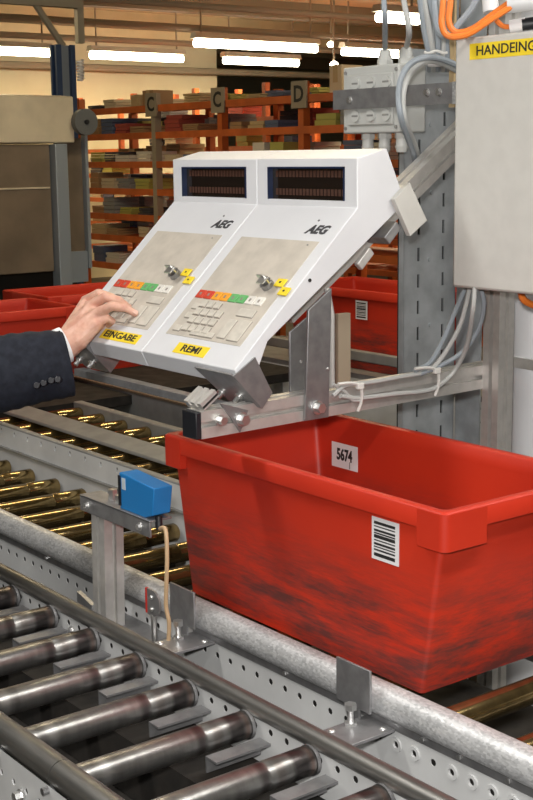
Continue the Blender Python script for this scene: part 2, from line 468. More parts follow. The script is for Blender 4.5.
# lamps seen end-on
for px, py, lab in ((331, 44.5, 'small round glowing lamp, upper of the pair right of the long tubes'), (334, 64.5, 'small round glowing lamp, lower of the pair right of the long tubes')):
    c = pxd(px, py, 15.5 if py < 50 else 14.6)
    t = thing('globe_lamp', lab, 'lamp', c, 'small far lamps')
    part('bulb', MB().sphere(c, 0.046, 12, 8, (1, 1, .8)), 'tube_lamp', t)
    part('hanger', MB().cyl(c + V((0,0,.04)), (c.x, c.y, ZC), 0.012, 6), 'conduit', t)
# unseen hall lamps, then fill lamps added over the work place
for x, y in ((-8.5, 3.5), (-8.5, 13), (-5.5, 7.5), (-12, 14.5), (-4.0, 3.0), (-21, 10)):  # final pair added to brighten the metal hood and the far room
    lamp_fixture(x, y - .8, y + .8, 2.95, 'unseen warm tube lamp under the hall ceiling', False, FAR_LAMP * (.45 if x > -5 else 1))
for x, y in ((-2.6, 0.1), (-0.2, 0.9), (-0.6, 2.6)):  # unseen fixtures added to brighten the foreground
    lamp_fixture(x, y - .75, y + .75, 3.0, 'unseen white fill lamp added above the conveyors', True, FILL_LAMP)

# ------------------------------------------------------------------ shelving
YR = 6.1; RD = 0.55
posts = [-10.7, -9.45, -8.5, -7.5, -6.4, -5.3]
zs = [0.45, 0.67, 0.92, 1.11, 1.33, 1.56, 1.80, 2.02]
def rack(xs, y0, depth, zl, top, label, signs, front):
    t = thing('storage_rack', label, 'rack', (xs[0], y0, 0), 'orange storage racks')
    for i, x in enumerate(xs):
        for yy in (y0, y0 + depth):
            part('post', MB().box((x-.03, yy-.03, 0), (x+.03, yy+.03, top)), 'rack_grey' if (i == 1 and yy == y0 and front) else 'orange_rack', t)
    for z in zl:
        for i in range(len(xs) - 1):
            part('shelf', MB().box((xs[i]+.03, y0-.02, z-.022), (xs[i+1]-.03, y0+depth+.02, z)).box((xs[i]+.03, y0-.03, z-.05), (xs[i+1]-.03, y0-.015, z+.004)), 'orange_rack', t)
    for i, ch in signs:
        x = xs[i] 
        s = part('sign', MB().box((x-.085, y0-.05, top-.19), (x+.085, y0-.035, top)), 'rack_grey', t)
        part('letter', text_mesh(ch, 0.16, (x, y0-.051, top-.095), (1,0,0), (0,0,1), 'ink', bold=0.004), None, s)
    return t
r1 = rack(posts, YR, RD, zs, 2.12, 'orange steel book rack with letter signs C and D, nearest row', [(1, 'C'), (2, 'C'), (3, 'D')], True)
r2 = rack([-15.1, -13.8, -12.5, -11.2, -9.9, -8.6, -7.3, -6.0], 8.6, .6, [0.5, .8, 1.1, 1.4, 1.7, 2.0], 2.35, 'orange steel book rack standing in the second row behind', [], False)
r3 = rack([-13.5, -12.0, -10.5, -9.0, -7.5], 11.2, .6, [0.5, .9, 1.3, 1.7, 2.1], 2.5, 'orange steel book rack standing in the third row, farthest away', [], False)

COLS = [('goods_cream', (.62, .52, .36)), ('goods_white', (.66, .62, .54)), ('goods_grey', (.26, .26, .26)), ('goods_dark', (.07, .07, .08)), ('goods_brown', (.36, .22, .11)), ('goods_red', (.36, .07, .05)), ('goods_olive', (.42, .40, .10)), ('goods_blue', (.10, .13, .22)), ('goods_tan', (.50, .37, .20))]
for nme, c in COLS: mat(nme, c, 0.6)
def book_pile(nb, w, d, h, m, seed):
    rnd = random.Random(seed); mb = MB(); z = 0
    for k in range(nb):
        a = rnd.uniform(-.01, .01); b = rnd.uniform(-.01, .01); ww = w * rnd.uniform(.86, 1)
        mb.box((-ww/2+a, -d/2+b, z), (ww/2+a, d/2+b, z + h/nb - .003)); z += h / nb
    return mb.mesh('book_pile', m, 0)
PILES = {}
def pile(x, y, z, w, d, h, m, label, group, nb=3):
    key = (round(w, 2), round(h, 2), m, nb)
    if key not in PILES: PILES[key] = book_pile(nb, key[0], .26, key[1], m, len(PILES))
    o = link('book_pile', PILES[key]); o.location = (x, y, z)
    return tag(o, label, 'books', group)
names = ['bottom', 'second lowest', 'third', 'fourth', 'fifth', 'sixth', 'seventh', 'top']
mw = {'goods_cream': 'cream', 'goods_white': 'white', 'goods_grey': 'grey', 'goods_dark': 'black', 'goods_brown': 'brown', 'goods_red': 'red', 'goods_olive': 'olive', 'goods_blue': 'blue', 'goods_tan': 'tan'}
bayn = ['left bay', 'bay at the grey post', 'bay from C to D', 'bay right of D', 'right end bay']
hw = {.04: 'very thin', .06: 'thin', .08: 'low', .09: 'low', .1: 'low', .12: 'high', .14: 'tall', .15: 'high', .2: 'tall', .26: 'tall'}
ww = {.16: 'narrow ', .2: '', .24: 'wide ', .3: 'wide '}
rb = random.Random(11)
for si, z in enumerate(zs):
    if z < 0.6: continue
    for bi in range(len(posts) - 2):
        if bi > 0 and z < 1.4: continue
        x = posts[bi] + .08
        while x < posts[bi+1] - .30:
            w = rb.choice([.16, .2, .24]); h = rb.choice([.06, .09, .12, .14]) if si < 7 else rb.choice([.04, .08])
            m = rb.choice(COLS)[0]
            if rb.random() < .9 and not (si == 7 and (-10.2 < x < -9.3 or -7.45 < x < -7.0)):
                pile(x + w/2, YR + .155 + rb.uniform(-.02, .015), z + .001, w, .26, h, m, '%s %spile of %s books, %s shelf, %s' % (hw[h], ww[w], mw[m], names[si], bayn[bi]), 'book piles on the near rack', rb.choice([2, 3, 4]))
            if bi < 3 and rb.random() < .75:
                m2 = rb.choice(COLS)[0]; h2 = rb.choice([.12, .14, .15]) if si < 7 else .08
                pile(x + w/2, YR + .462, z + .001, w, .26, h2 if si != 4 else .12, m2, '%s %spile of %s books at the back, %s shelf, %s' % (hw[h2], ww[w], mw[m2], names[si], bayn[bi]), 'book piles on the near rack', 4)
            x += w + rb.choice([.045, .05, .07])
rb = random.Random(5)
for (yy, zl, xa, xb, gname, hh) in ((8.77, [.8, 1.1, 1.4, 1.7, 2.0], -14.95, -6.1, 'second row rack', .2), (11.37, [1.3, 1.7, 2.1], -11.9, -7.6, 'third row rack', .26)):
    for si, z in enumerate(zl):
        x = xa
        while x < xb:
            w = rb.choice([.2, .24, .3]); m = rb.choice(COLS)[0]; h = rb.choice([.1, .15, .2])
            xx = x + w / 2
            if rb.random() < .8 and (z < 1.65 or xx > -13.6) and min(abs(xx - p) for p in (-13.8, -12.5, -11.2, -9.9, -8.6, -7.3, -6.0, -10.5, -9.0, -7.5)) > .2:
                pile(xx, yy, z + .001, w, .26, min(h, hh), m, '%s %spile of %s books, %s level of the %s' % (hw[h], ww[w], mw[m], ['lowest', 'second', 'third', 'fourth', 'highest'][si], gname), 'book piles on the ' + gname, 4)
            x += w + rb.choice([.02, .05, .3])
# boxes on the rack tops
def carton(c, w, d, h, m, label):
    t = thing('carton', label, 'box', c)
    part('body', MB().box((c[0]-w/2, c[1]-d/2, c[2]), (c[0]+w/2, c[1]+d/2, c[2]+h)), m, t, bevel=.004)
    part('tape', MB().box((c[0]-.025, c[1]-d/2-.002, c[2]+h*.4), (c[0]+.025, c[1]+d/2+.002, c[2]+h+.002)), 'goods_tan', t)
carton((-9.60, YR+.12, 2.021), .17, .2, .13, 'goods_brown', 'brown carton on top of the rack beside the grey post')
carton((-9.80, YR+.12, 2.021), .14, .2, .10, 'goods_tan', 'tan carton on top of the rack left of the brown one')
carton((-7.27, YR+.2, 2.021), .13, .2, .20, 'goods_cream', 'tall cream stack of boxes on the rack right of sign D')

# ------------------------------------------------------------------ metal hood at the left with blue column
t = thing('metal_chute', 'large bare metal hood with brown steel panels and black wheel', 'machine', (-6.1, 2.8, 0))
part('upper_housing', MB().prism([(-6.0, 1.6, 1.676),(-6.0, 1.6, 1.905),(-6.12, 1.6, 1.915),(-6.45, 1.6, 1.9),(-6.45, 1.6, 1.676)], (0,1,0), 1.78), 'hood', t, bevel=.006)
part('front_panel', MB().box((-6.07, 1.6, 1.03), (-6.03, 3.25, 1.67)), 'hood_dark', t, bevel=.004)
part('panel_edge', MB().box((-6.03, 1.6, 1.45), (-6.022, 3.24, 1.458)), 'hood', t)
part('post', MB().box((-6.06, 3.255, 0), (-5.98, 3.325, 1.67)), 'blue_light', t, bevel=.004)
part('side_panel', MB().box((-6.14, 3.33, 1.03), (-6.1, 3.475, 1.70)), 'hood_dark', t, bevel=.004)
part('edge_strip', MB().box((-6.11, 3.478, 1.03), (-6.07, 3.495, 1.73)), 'blue_light', t)
part('side_foot', MB().box((-6.12, 3.34, .96), (-6.08, 3.475, 1.12)), 'blue_light', t)
c = pix(85.5, 122, 0, -5.95)
w_ = part('wheel', MB().cyl((-5.98, c.y, c.z), (-5.94, c.y, c.z), 0.066, 24), 'wheel', t)
part('hub', MB().cyl((-5.94, c.y, c.z), (-5.93, c.y, c.z), 0.012, 12), 'black_plastic', w_)
part('axle', MB().cyl((-6.3, c.y, c.z), (-5.95, c.y, c.z), 0.012, 8), 'steel', t)
part('shade_panel', MB().box((-6.5, 1.6, .02), (-6.46, 3.62, 1.67)), 'dark', t)  # dark sheet added to stand for the shade under the hood
part('leg', MB().box((-6.45, 1.65, 0), (-6.37, 1.73, 1.68)), 'blue_light', t)
c0, c1 = pix(58, 97, 0, -7.2), pix(75, 45, 0, -7.2)
t = thing('blue_column', 'dark blue steel column rising behind the metal hood', 'column', (-7.3, (c0.y+c1.y)/2, 0))
part('flange', MB().box((-7.2, c0.y, 0), (-7.22, c0.y + .035, c1.z)).box((-7.2, c1.y - .03, 0), (-7.22, c1.y, c1.z)).box((-7.28, c0.y, 0), (-7.26, c1.y, c1.z)), 'blue_column', t)
part('web', MB().box((-7.23, c0.y + .03, 0), (-7.25, c1.y - .03, c1.z - .002)), 'blue_light', t)
a, b = pix(36, 5, 0, -7.25), pix(63, 46, 0, -7.25)
part('brace', MB().cyl(b, a + (a - b) * .9, .022, 8), 'conduit', t)
a = pix(80, 40, 0, -7.25)
part('hanger', MB().box((-7.27, a.y - .022, a.z - .02), (-7.23, a.y + .022, ZC)), 'conduit', t)
part('cross_bar', MB().box((-7.28, c0.y - 1.5, c1.z + .22), (-7.22, c1.y + .08, c1.z + .27)), 'conduit', t)
hc = pix(80, 60, 0, -7.24)
single('coiled_cable', MB().tube([(hc.x + .02*math.cos(k*.9), hc.y + .02*math.sin(k*.9), hc.z - k*.0025) for k in range(50)], .006, 6), 'paper', 'white coiled cable hanging beside the blue column', 'cable')

# ================================================================== CONVEYORS
ZT = 0.743
ZCR = 0.726
# ---- near conveyor (bottom left of the picture)
XA, XB = -4.6, -0.5
t = thing('roller_conveyor', 'nearest roller conveyor with bare steel rollers and perforated white side plate', 'conveyor', (-2.5, 1.05, 0))
ZR = 0.70; RR = 0.0235; Y0, Y1 = 0.872, 1.213
part('far_rail', MB().cyl((XA, 1.224, .706), (XB, 1.224, .706), .0165, 16), 'tube_steel', t)
P_ = 0.0418; cells = []
k0 = int((XA + 1.43) / P_) - 1
def plate_cells(xa, xb, x0, rows, zbot, ztop, hz, r, hz2=None, n2=4, off2=0):
    cells = []; zmid = (hz + hz2) / 2 if hz2 else ztop
    k = math.ceil((xa - x0) / P_ + .5); 
    kend = math.floor((xb - x0) / P_ - .5)
    xs0, xs1 = x0 + (k - .5) * P_, x0 + (kend + .5) * P_
    for i in range(k, kend + 1):
        c = x0 + i * P_
        cells.append((c - P_/2, c + P_/2, hz - (zmid - hz), zmid, ('c', c, hz, r)))
        if hz2: cells.append((c - P_/2, c + P_/2, zmid, ztop, ('c', c, hz2, r) if (i - off2) % n2 == 0 else None))
    cells.append((xs0, xs1, zbot, hz - (zmid - hz), None))
    return cells
mb = perf(MB(), (0, 1.22, 0), (1, 0, 0), (0, 0, 1), plate_cells(XA, XB, -1.43, 0, .46, .698, .676, .006), .0012)
part('far_side_plate', mb, 'sidewall', t, smooth=0)
part('near_rail', MB().cyl((XA, .866, .694), (-1.65, .866, .694), .023, 18), 'tube_steel', t)
part('near_rail', MB().cyl((-1.648, .866, .694), (XB, .866, .694), .023, 18), 'tube_steel', t)
mb = perf(MB(), (0, .842, 0), (1, 0, 0), (0, 0, 1), plate_cells(XA, XB, -1.43, 0, .46, .684, .645, .006), .003)
part('near_side_plate', mb, 'sidewall', t, smooth=0)
part('shade_backing', MB().box((XA, 1.234, .46), (XB, 1.238, .69)), 'dark', t)  # dark sheets added behind the plates so the holes read as shaded
part('shade_backing', MB().box((XA, .852, .46), (XB, .856, .67)), 'dark', t)
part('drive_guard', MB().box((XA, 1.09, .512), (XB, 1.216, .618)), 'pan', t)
part('shade_pan', MB().box((XA, .87, .50), (XB, 1.2, .51)), 'pan', t)  # dark sheet added to keep the gaps between rollers in shade
# one roller, its mesh origin at the far end
rp = [(0, .006), (-.001, .0205), (-.004, RR)]
def roller_mesh(L, r, m, nm='roller'):
    mb = MB(); rings = []
    for y, rr in ((-L, r - .003), (-L + .004, r), (-L + .03, r), (-.10, r), (-.098, r - .0012), (-.094, r - .0012), (-.092, r), (-.004, r), (0, r - .003)):
        rings.append([(rr * math.cos(2*math.pi*i/24), y, rr * math.sin(2*math.pi*i/24)) for i in range(24)])
    return mb.loft(rings).mesh(nm, m, 40)
rm = roller_mesh(Y1 - Y0, RR, 'roller_steel')
capm = MB().cyl((0, 0, 0), (0, .0025, 0), RR - .004, 20).cyl((0, .0025, 0), (0, .006, 0), .009, 6).mesh('end_cap', 'dark')
ringm = MB().loft([[(rr*math.cos(2*math.pi*i/24), y, rr*math.sin(2*math.pi*i/24)) for i in range(24)] for y, rr in ((-.008, RR + .0008), (-.002, RR + .0012), (.0005, RR - .003))], caps=False).mesh('end_ring', 'steel_plate')
axm = MB().cyl((0, -(Y1-Y0) - .04, 0), (0, .012, 0), .006, 8).mesh('axle', 'steel')
barm = MB().box((.034, -.11, -.016), (.064, -.002, -.012)).box((.034, -.11, -.04), (.037, -.002, -.014)).mesh('spacer_bar', 'steel_plate', 0)
k = -18
while True:
    x = -1.649 + k * .1672
    if x > XB - .05: break
    if x > XA + .05:
        o = partc('roller', rm, (x, Y1, ZR - RR), t)
        o.rotation_euler.y = random.uniform(0, 6)
        for nm, me in (('end_cap', capm), ('end_ring', ringm)):
            q = link(nm, me); q.parent = o
        partc('axle', axm, (x, Y1, ZR - RR), t)
        partc('spacer_bar', barm, (x, Y1, ZR - RR), t)
    k += 1
for x in (-2.27, -2.02, -1.86, -1.69, -1.53, -1.36, -1.19):
    bolt(t, (x + .02, 1.219, .665), (0, -1, 0), .006, .008)
bolt(t, pix(22, 795, 1, .841), (0, -1, 0), .008, .014)
for x in (-4.2, -2.9, -.7):
    for y in (.86, 1.23):
        part('leg', MB().box((x - .02, y - .02, 0), (x + .02, y + .02, .47)), 'alu', t)

# ---- conveyor that carries the red crate
XA2, XB2 = -4.05, -0.45
t = thing('crate_conveyor', 'roller conveyor with galvanised rail carrying the big red crate', 'conveyor', (-2.3, 1.62, 0))
rail = [(1.408,.698),(1.408,.733),(1.404,.742),(1.396,.747),(1.386,.748),(1.374,.744),(1.365,.735),(1.360,.722),(1.360,.710),(1.364,.702),(1.372,.698)]
part('front_rail', MB().prism([(XA2, y, z) for y, z in rail], (1,0,0), XB2 - XA2), 'galvanised', t, smooth=50)
part('rail_lip', MB().box((XA2, 1.371, .684), (XB2, 1.380, .6985)), 'steel_plate', t)
for x in (-2.95, -2.64, -2.35, -1.75, -1.4, -1.32, -1.22):
    part('rivet', MB().cyl((x, 1.3705, .6915), (x, 1.367, .6915), .0045, 10), 'zinc', t)
mb = perf(MB(), (0, 1.375, 0), (1, 0, 0), (0, 0, 1), plate_cells(XA2, XB2, -1.589, 0, .42, .70, .659, .0062, .694, 4, 1), .0015)
part('front_side_plate', mb, 'sidewall', t, smooth=0)
ringw = MB().loft([[(rr*math.cos(2*math.pi*i/16), y, rr*math.sin(2*math.pi*i/16)) for i in range(16)] for y, rr in ((0, .0125), (-.003, .0120), (-.003, .0065), (0, .006))], caps=False).mesh('washer', 'sidewall')
for i in range(3, 14):
    if i == 5: continue
    partc('washer', ringw, (-1.589 + i * P_, 1.3752, .659), t)
part('shade_backing', MB().box((XA2, 1.388, .42), (XB2, 1.392, .697)), 'dark', t)  # added dark backing, gives the plate holes their shade
part('rear_rail', MB().box((-2.26, 1.893, .70), (XB2, 1.915, .757)), 'grey_paint', t, bevel=.004)
part('rear_rail', MB().box((XA2, 1.712, .802), (-2.26, 1.734, .822)), 'grey_paint', t, bevel=.003)
mb = perf(MB(), (0, 1.71, 0), (1, 0, 0), (0, 0, 1), [(-4.0 + i*.083, -4.0 + (i+1)*.083, .745, .818, ('r', -4.0 + i*.083 + .04, .803, .005, .007)) for i in range(20)] + [(-4.0, -2.26, .62, .745, None)], .01)
part('rear_side_plate', mb, 'sidewall', t, smooth=0)
part('rear_lip', MB().box((XA2, 1.700, .752), (-2.26, 1.711, .757)), 'grey_paint', t)
part('rear_side_plate', MB().box((-2.26, 1.889, .62), (XB2, 1.893, .745)), 'sidewall', t)
part('shade_pan', MB().box((XA2, 1.393, .52), (XB2, 1.70, .53)).box((-2.26, 1.70, .52), (XB2, 1.888, .53)), 'pan', t)  # added dark sheet, hides the lit floor below the rollers
L2 = 1.886 - 1.41; L2s = 1.698 - 1.41
rm2 = roller_mesh(L2, .0225, 'roller_gold', 'gold_roller')
rm2s = roller_mesh(L2s, .0225, 'roller_gold', 'gold_roller')
ax2 = MB().cyl((0, -L2s - .01, 0), (0, .006, 0), .006, 8).mesh('axle', 'steel')
k = -20
while True:
    x = -1.403 + k * .1487
    if x > XB2 - .05: break
    if x > XA2 + .05:
        if x < -2.26: o = partc('roller', rm2s, (x, 1.698, ZCR - .0225), t)
        else: o = partc('roller', rm2, (x, 1.886, ZCR - .0225), t)
        q = link('axle', ax2); q.parent = o
    k += 1
for x in (-1.31, -1.18):
    part('cross_member', MB().box((x - .02, 1.39, .60), (x + .02, 1.885, .665)), 'steel_plate', t)
for x in (-3.9, -2.7, -.7):
    for y in (1.395, 1.66):
        part('leg', MB().box((x - .02, y - .002, 0), (x + .02, y + .036, .46 if y < 1.5 else .52)), 'alu', t)

# ---- second conveyor behind, with guide rail
XA3, XB3 = -4.05, -2.5
t = thing('guide_conveyor', 'rear roller conveyor with flat grey guide rail along its rollers', 'conveyor', (-3.3, 2.1, 0))
part('guide_rail', MB().prism([(XA3, 1.962, .747),(XA3, 1.965, .757),(XA3, 2.045, .768),(XA3, 2.047, .747)], (1,0,0), XB3-XA3), 'grey_paint', t, bevel=.003)
part('rear_rail', MB().box((XA3, 2.235, .66), (XB3, 2.27, .755)), 'grey_paint', t, bevel=.004)
part('front_rail', MB().box((XA3, 1.752, .60), (XB3, 1.757, .70)), 'grey_paint', t)
rm3 = roller_mesh(.472, .0225, 'roller_gold', 'gold_roller')
for i in range(11):
    x = XB3 - .03 - i * .1466
    if x > XA3 + .03: partc('roller', rm3, (x, 2.233, ZT - .0225), t)
part('shade_pan', MB().box((XA3, 1.76, .5), (XB3, 2.235, .51)), 'pan', t)  # added dark sheet for the shade between these rollers
for x in (-3.9, -2.7):
    for y in (1.79, 2.24):
        part('leg', MB().box((x - .02, y - .012, 0), (x + .02, y + .022, .63)), 'alu', t)
t = thing('steel_beam', 'long grey steel beam on legs behind the rear rollers', 'beam', (-3.3, 2.55, 0))
part('beam', MB().box((-4.6, 2.52, .655), (-2.35, 2.56, .745)), 'grey_paint', t, bevel=.003)
part('edge', MB().box((-4.6, 2.512, .745), (-2.35, 2.57, .752)), 'hood_dark', t)
part('shade_tray', MB().box((-4.08, 2.29, .30), (-2.4, 3.3, .31)), 'pan', t)  # dark sheet added in place of the shade around the beam
for x in (-4.05, -2.42): part('shade_tray_leg', MB().box((x - .02, 3.2, 0), (x + .02, 3.24, .30)), 'alu', t)
for x in (-4.4, -3.4, -2.45): part('leg', MB().box((x - .02, 2.525, 0), (x + .02, 2.555, .655)), 'alu', t)

# ---- cross conveyor under the far left crates and conveyor under the far right crate
t = thing('cross_conveyor', 'low roller table under the two red crates at the left', 'conveyor', (-4.9, 2.5, 0))
part('frame', MB().box((-5.7, 1.4, .66), (-5.66, 3.36, .75)), 'grey_paint', t)
part('table_top', MB().box((-5.66, 1.4, .70), (-4.12, 3.36, .735)), 'pan', t)
for x, y in ((-5.6, 1.5), (-5.6, 3.3), (-4.2, 1.5), (-4.2, 3.3)): part('leg', MB().box((x - .03, y - .03, 0), (x + .03, y + .03, .70)), 'alu', t)
t = thing('far_conveyor', 'far perforated conveyor carrying the red crate behind the column', 'conveyor', (-4.0, 3.7, 0))
part('front_rail', MB().box((-5.0, 3.40, .80), (-2.4, 3.43, .84)), 'grey_paint', t, bevel=.004)
mb = perf(MB(), (0, 3.40, 0), (1, 0, 0), (0, 0, 1), [(-5 + i*.0836, -5 + (i+1)*.0836, z, z + .05, ('c', -5 + (i+.5)*.0836, z + .025, .008)) for i in range(31) for z in (.63, .68)] + [(-5, -2.41, .5, .63, None)], .004)
part('front_side_plate', mb, 'sidewall', t, smooth=0)
part('table_top', MB().box((-5.0, 3.44, .71), (-2.4, 3.92, .74)), 'grey_paint', t)
for x in (-4.9, -3.6, -2.5):
    for y in (3.46, 3.9): part('leg', MB().box((x - .02, y - .02, 0), (x + .02, y + .02, .71)), 'alu', t)

# ================================================================== CRATES
def rrect(x0, x1, y0, y1, z, r, k=4):
    out = []
    for cx, cy, a0 in ((x1-r, y1-r, 0), (x0+r, y1-r, 90), (x0+r, y0+r, 180), (x1-r, y0+r, 270)):
        for i in range(k + 1):
            a = math.radians(a0 + 90 * i / k); out.append((cx + r*math.cos(a), cy + r*math.sin(a), z))
    return out
CL, CW, CH = .80, .405, .324
def make_crate(label, detailed=True):
    root = thing('plastic_crate', label, 'crate', (0, 0, 0), 'red plastic crates')
    hx, hy = CL/2, CW/2
    outer = [rrect(-hx+b, hx-b, -hy+c, hy-c, z, r) for z, b, c, r in ((0, .070, .022, .008), (.002, .065, .018, .008), (CH-.035, .017, .014, .010))]
    inner = [rrect(-hx+b, hx-b, -hy+c, hy-c, z, r) for z, b, c, r in ((CH-.004, .018, .018, .012), (.012, .072, .034, .02))]
    mb = MB().loft(outer + inner, caps=True)
    part('body', mb, 'red_plastic', root, local=True, smooth=50)
    # rim flange
    rings = [rrect(-hx+a, hx-a, -hy+a, hy-a, z, r) for z, a, r in ((CH-.034, .014, .012), (CH-.034, .001, .014), (CH-.003, 0, .014), (CH, .003, .013), (CH, .016, .012), (CH-.003, .0195, .012), (CH-.034, .0195, .012))]
    n_ = len(rings[0]); vs = [p for r in rings for p in r]; fs = []
    for k in range(len(rings)):
        k2 = (k + 1) % len(rings)
        fs += [(k*n_+i, k*n_+(i+1)%n_, k2*n_+(i+1)%n_, k2*n_+i) for i in range(n_)]
    rim = part('rim', MB().add(vs, fs), 'red_rim', root, local=True, smooth=50)
    for sx in (-1, 1):
        for sy in (-1, 1):
            # corner apron: the rim is deeper round the corner
            e_, r_ = .0004, .014
            out = [(hx + e_ - r_ + r_*math.cos(a), hy + e_ - r_ + r_*math.sin(a)) for a in [math.radians(90*k/6) for k in range(7)]]
            pts = [(hx + e_, hy - .095)] + out + [(hx - .062, hy + e_), (hx - .062, hy - .016), (hx - .016, hy - .016), (hx - .016, hy - .095)]
            part('corner_apron', MB().prism([(sx*a, sy*b, CH - .064) for a, b in pts], (0, 0, 1), .0605), 'red_rim', rim, local=True, smooth=30)
    # faint ribs pressed into the floor
    part('floor_rib', MB().box((-hx+.08, -.01, .0125), (hx-.08, .01, .018)), 'red_plastic', root, local=True)
    return root
crate = make_crate('large red plastic crate with black scuffs standing on the front conveyor')
crate.location = (-1.803, 1.6195, ZCR)
bars = [(0.0, .006), (.010, .003), (.016, .002), (.0205, .004), (.028, .002), (.033, .006), (.0405, .0025), (.045, .004), (.053, .002), (.058, .005)]
def crate_label(root, lx, lz, w, h, y, tilt=0.0):
    lab = part('barcode_label', MB().box((lx - w/2, y - .0008, lz - h/2), (lx + w/2, y, lz + h/2)), 'paper', root, local=True, smooth=0)
    for z0, th in bars:
        k = (h - .012) / .064
        part('barcode_bar', MB().box((lx - w/2 + .006, y - .0013, lz - h/2 + .006 + z0*k), (lx + w/2 - .009, y - .0008, lz - h/2 + .006 + (z0 + th)*k)), 'ink', lab, local=True, smooth=0)
    lab.rotation_euler.x = tilt
    return lab
# copies first (before the number label is added): far left, left behind, right behind
def crate_copy(loc, rz, label):
    c = copy_tree(crate); c.location = loc; c.rotation_euler.z = rz; c['label'] = label; return c
crate_copy((-4.50, 2.02, .7355), math.radians(90), 'red crate at the left picture edge above the dark sleeve')
crate_copy((-4.86, 2.875, .7355), math.radians(90), 'red crate behind the hand, partly hidden by the terminal edge')
c3 = crate_copy((-4.05, 3.70, .7405), 0, 'red crate far behind, seen between terminal and perforated column')
crate_label(c3, .10, .245, .07, .075, -CW/2 + .006)
crate_label(crate, -1.5530 + 1.803, .970 - ZCR, .066, .073, -CW/2 + .0138, 0.0)
p = crate
y_in = CW/2 - .0235
nl = part('number_label', MB().box((-.32, y_in - .0008, .213), (-.236, y_in, .267)), 'paper', crate, local=True, smooth=0)
part('digits', text_mesh('5674', .034, (-.278, y_in - .0010, .2415), (1, 0, 0), (0, 0, 1), 'ink', bold=.0012, width=.05), None, nl, local=True)
part('pen_mark', MB().box((-.262, y_in - .0012, .215), (-.2605, y_in - .0008, .230)), 'ink', nl, local=True, smooth=0)

# ================================================================== STAND: beam, posts, struts
XBm = -1.9325
t = thing('support_frame', 'aluminium profile frame holding the two white terminals over the crate', 'frame', (-1.9, 2.05, 0))
part('beam', profile_bar((XBm, 1.312, 1.1255), (XBm, 2.10, 1.1335), .045, .050, (1, 0, 0)), 'alu', t, smooth=0)
part('end_cap', MB().box((XBm - .0225, 1.300, 1.1005), (XBm + .0225, 1.312, 1.1505)), 'black_plastic', t, bevel=.002)
part('post', profile_bar((-1.8875, 2.058, 0), (-1.8875, 2.058, 1.95), .045, .045, (1, 0, 0)), 'alu', t, smooth=0)
sd_ = V((0, .822, .569)); sn_ = V((0, -.569, .822)); sc_ = V((XBm - .004, 1.330, 1.171))
stub = MB().obox(sc_ - sn_ * .006, (.0265, 0, 0), sd_ * .020, sn_ * .004)
for k in (-1, 0, 1): stub.obox(sc_ + V((k * .0205, 0, 0)), (.006, 0, 0), sd_ * .020, sn_ * .006)
part('inclined_stub', stub, 'alu', t, smooth=0)
part('inclined_profile', profile_bar((-1.992, 1.56, 1.301), (-1.992, 2.075, 1.658), .045, .045, (1, 0, 0)), 'alu', t, smooth=0)
part('inclined_profile', profile_bar((-2.46, 1.56, 1.301), (-2.46, 1.74, 1.4255), .045, .045, (1, 0, 0)), 'alu', t, smooth=0)
part('cross_bar', MB().box((-2.5, 1.385, 1.135), (-1.956, 1.41, 1.150)), 'steel_plate', t)
# gusset and struts
part('strut_plate', MB().prism([(-1.908, 1.545, 1.104), (-1.908, 1.603, 1.104), (-1.908, 1.612, 1.352), (-1.908, 1.555, 1.315)], (1,0,0), .006), 'steel_plate', t, bevel=.001)
part('strut_plate', MB().prism([(-1.962, 1.553, 1.148), (-1.962, 1.61, 1.148), (-1.962, 1.61, 1.30), (-1.962, 1.553, 1.268)], (1,0,0), .005), 'steel_plate', t, bevel=.001)
part('back_board', MB().box((-2.06, 1.753, 1.11), (-2.048, 1.786, 1.278)), 'board', t)
part('edge_tube', MB().tube([(-1.91, 1.618, 1.16), (-1.91, 1.618, 1.30), (-1.92, 1.615, 1.35)], .006, 8), 'alu', t)
bolt(t, (-1.902, 1.574, 1.127), (1, 0, 0), .010, .016)
bolt(t, pix(220, 420, 0, -1.909), (1, 0, 0), .008, .014)
bolt(t, pix(241, 419, 0, -1.909), (1, 0, 0), .010, .016)
part('gusset', MB().prism([pix(*q, 0, -1.910) for q in ((219, 403), (247, 410), (239, 432), (228, 415))], (1,0,0), .004), 'steel_plate', t)
for q in ((301, 361.5), (327.5, 369)):
    part('rivet', MB().sphere(pix(*q, 0, -1.9015 if q[0] > 310 else -1.9565), .003, 8, 6), 'zinc', t)

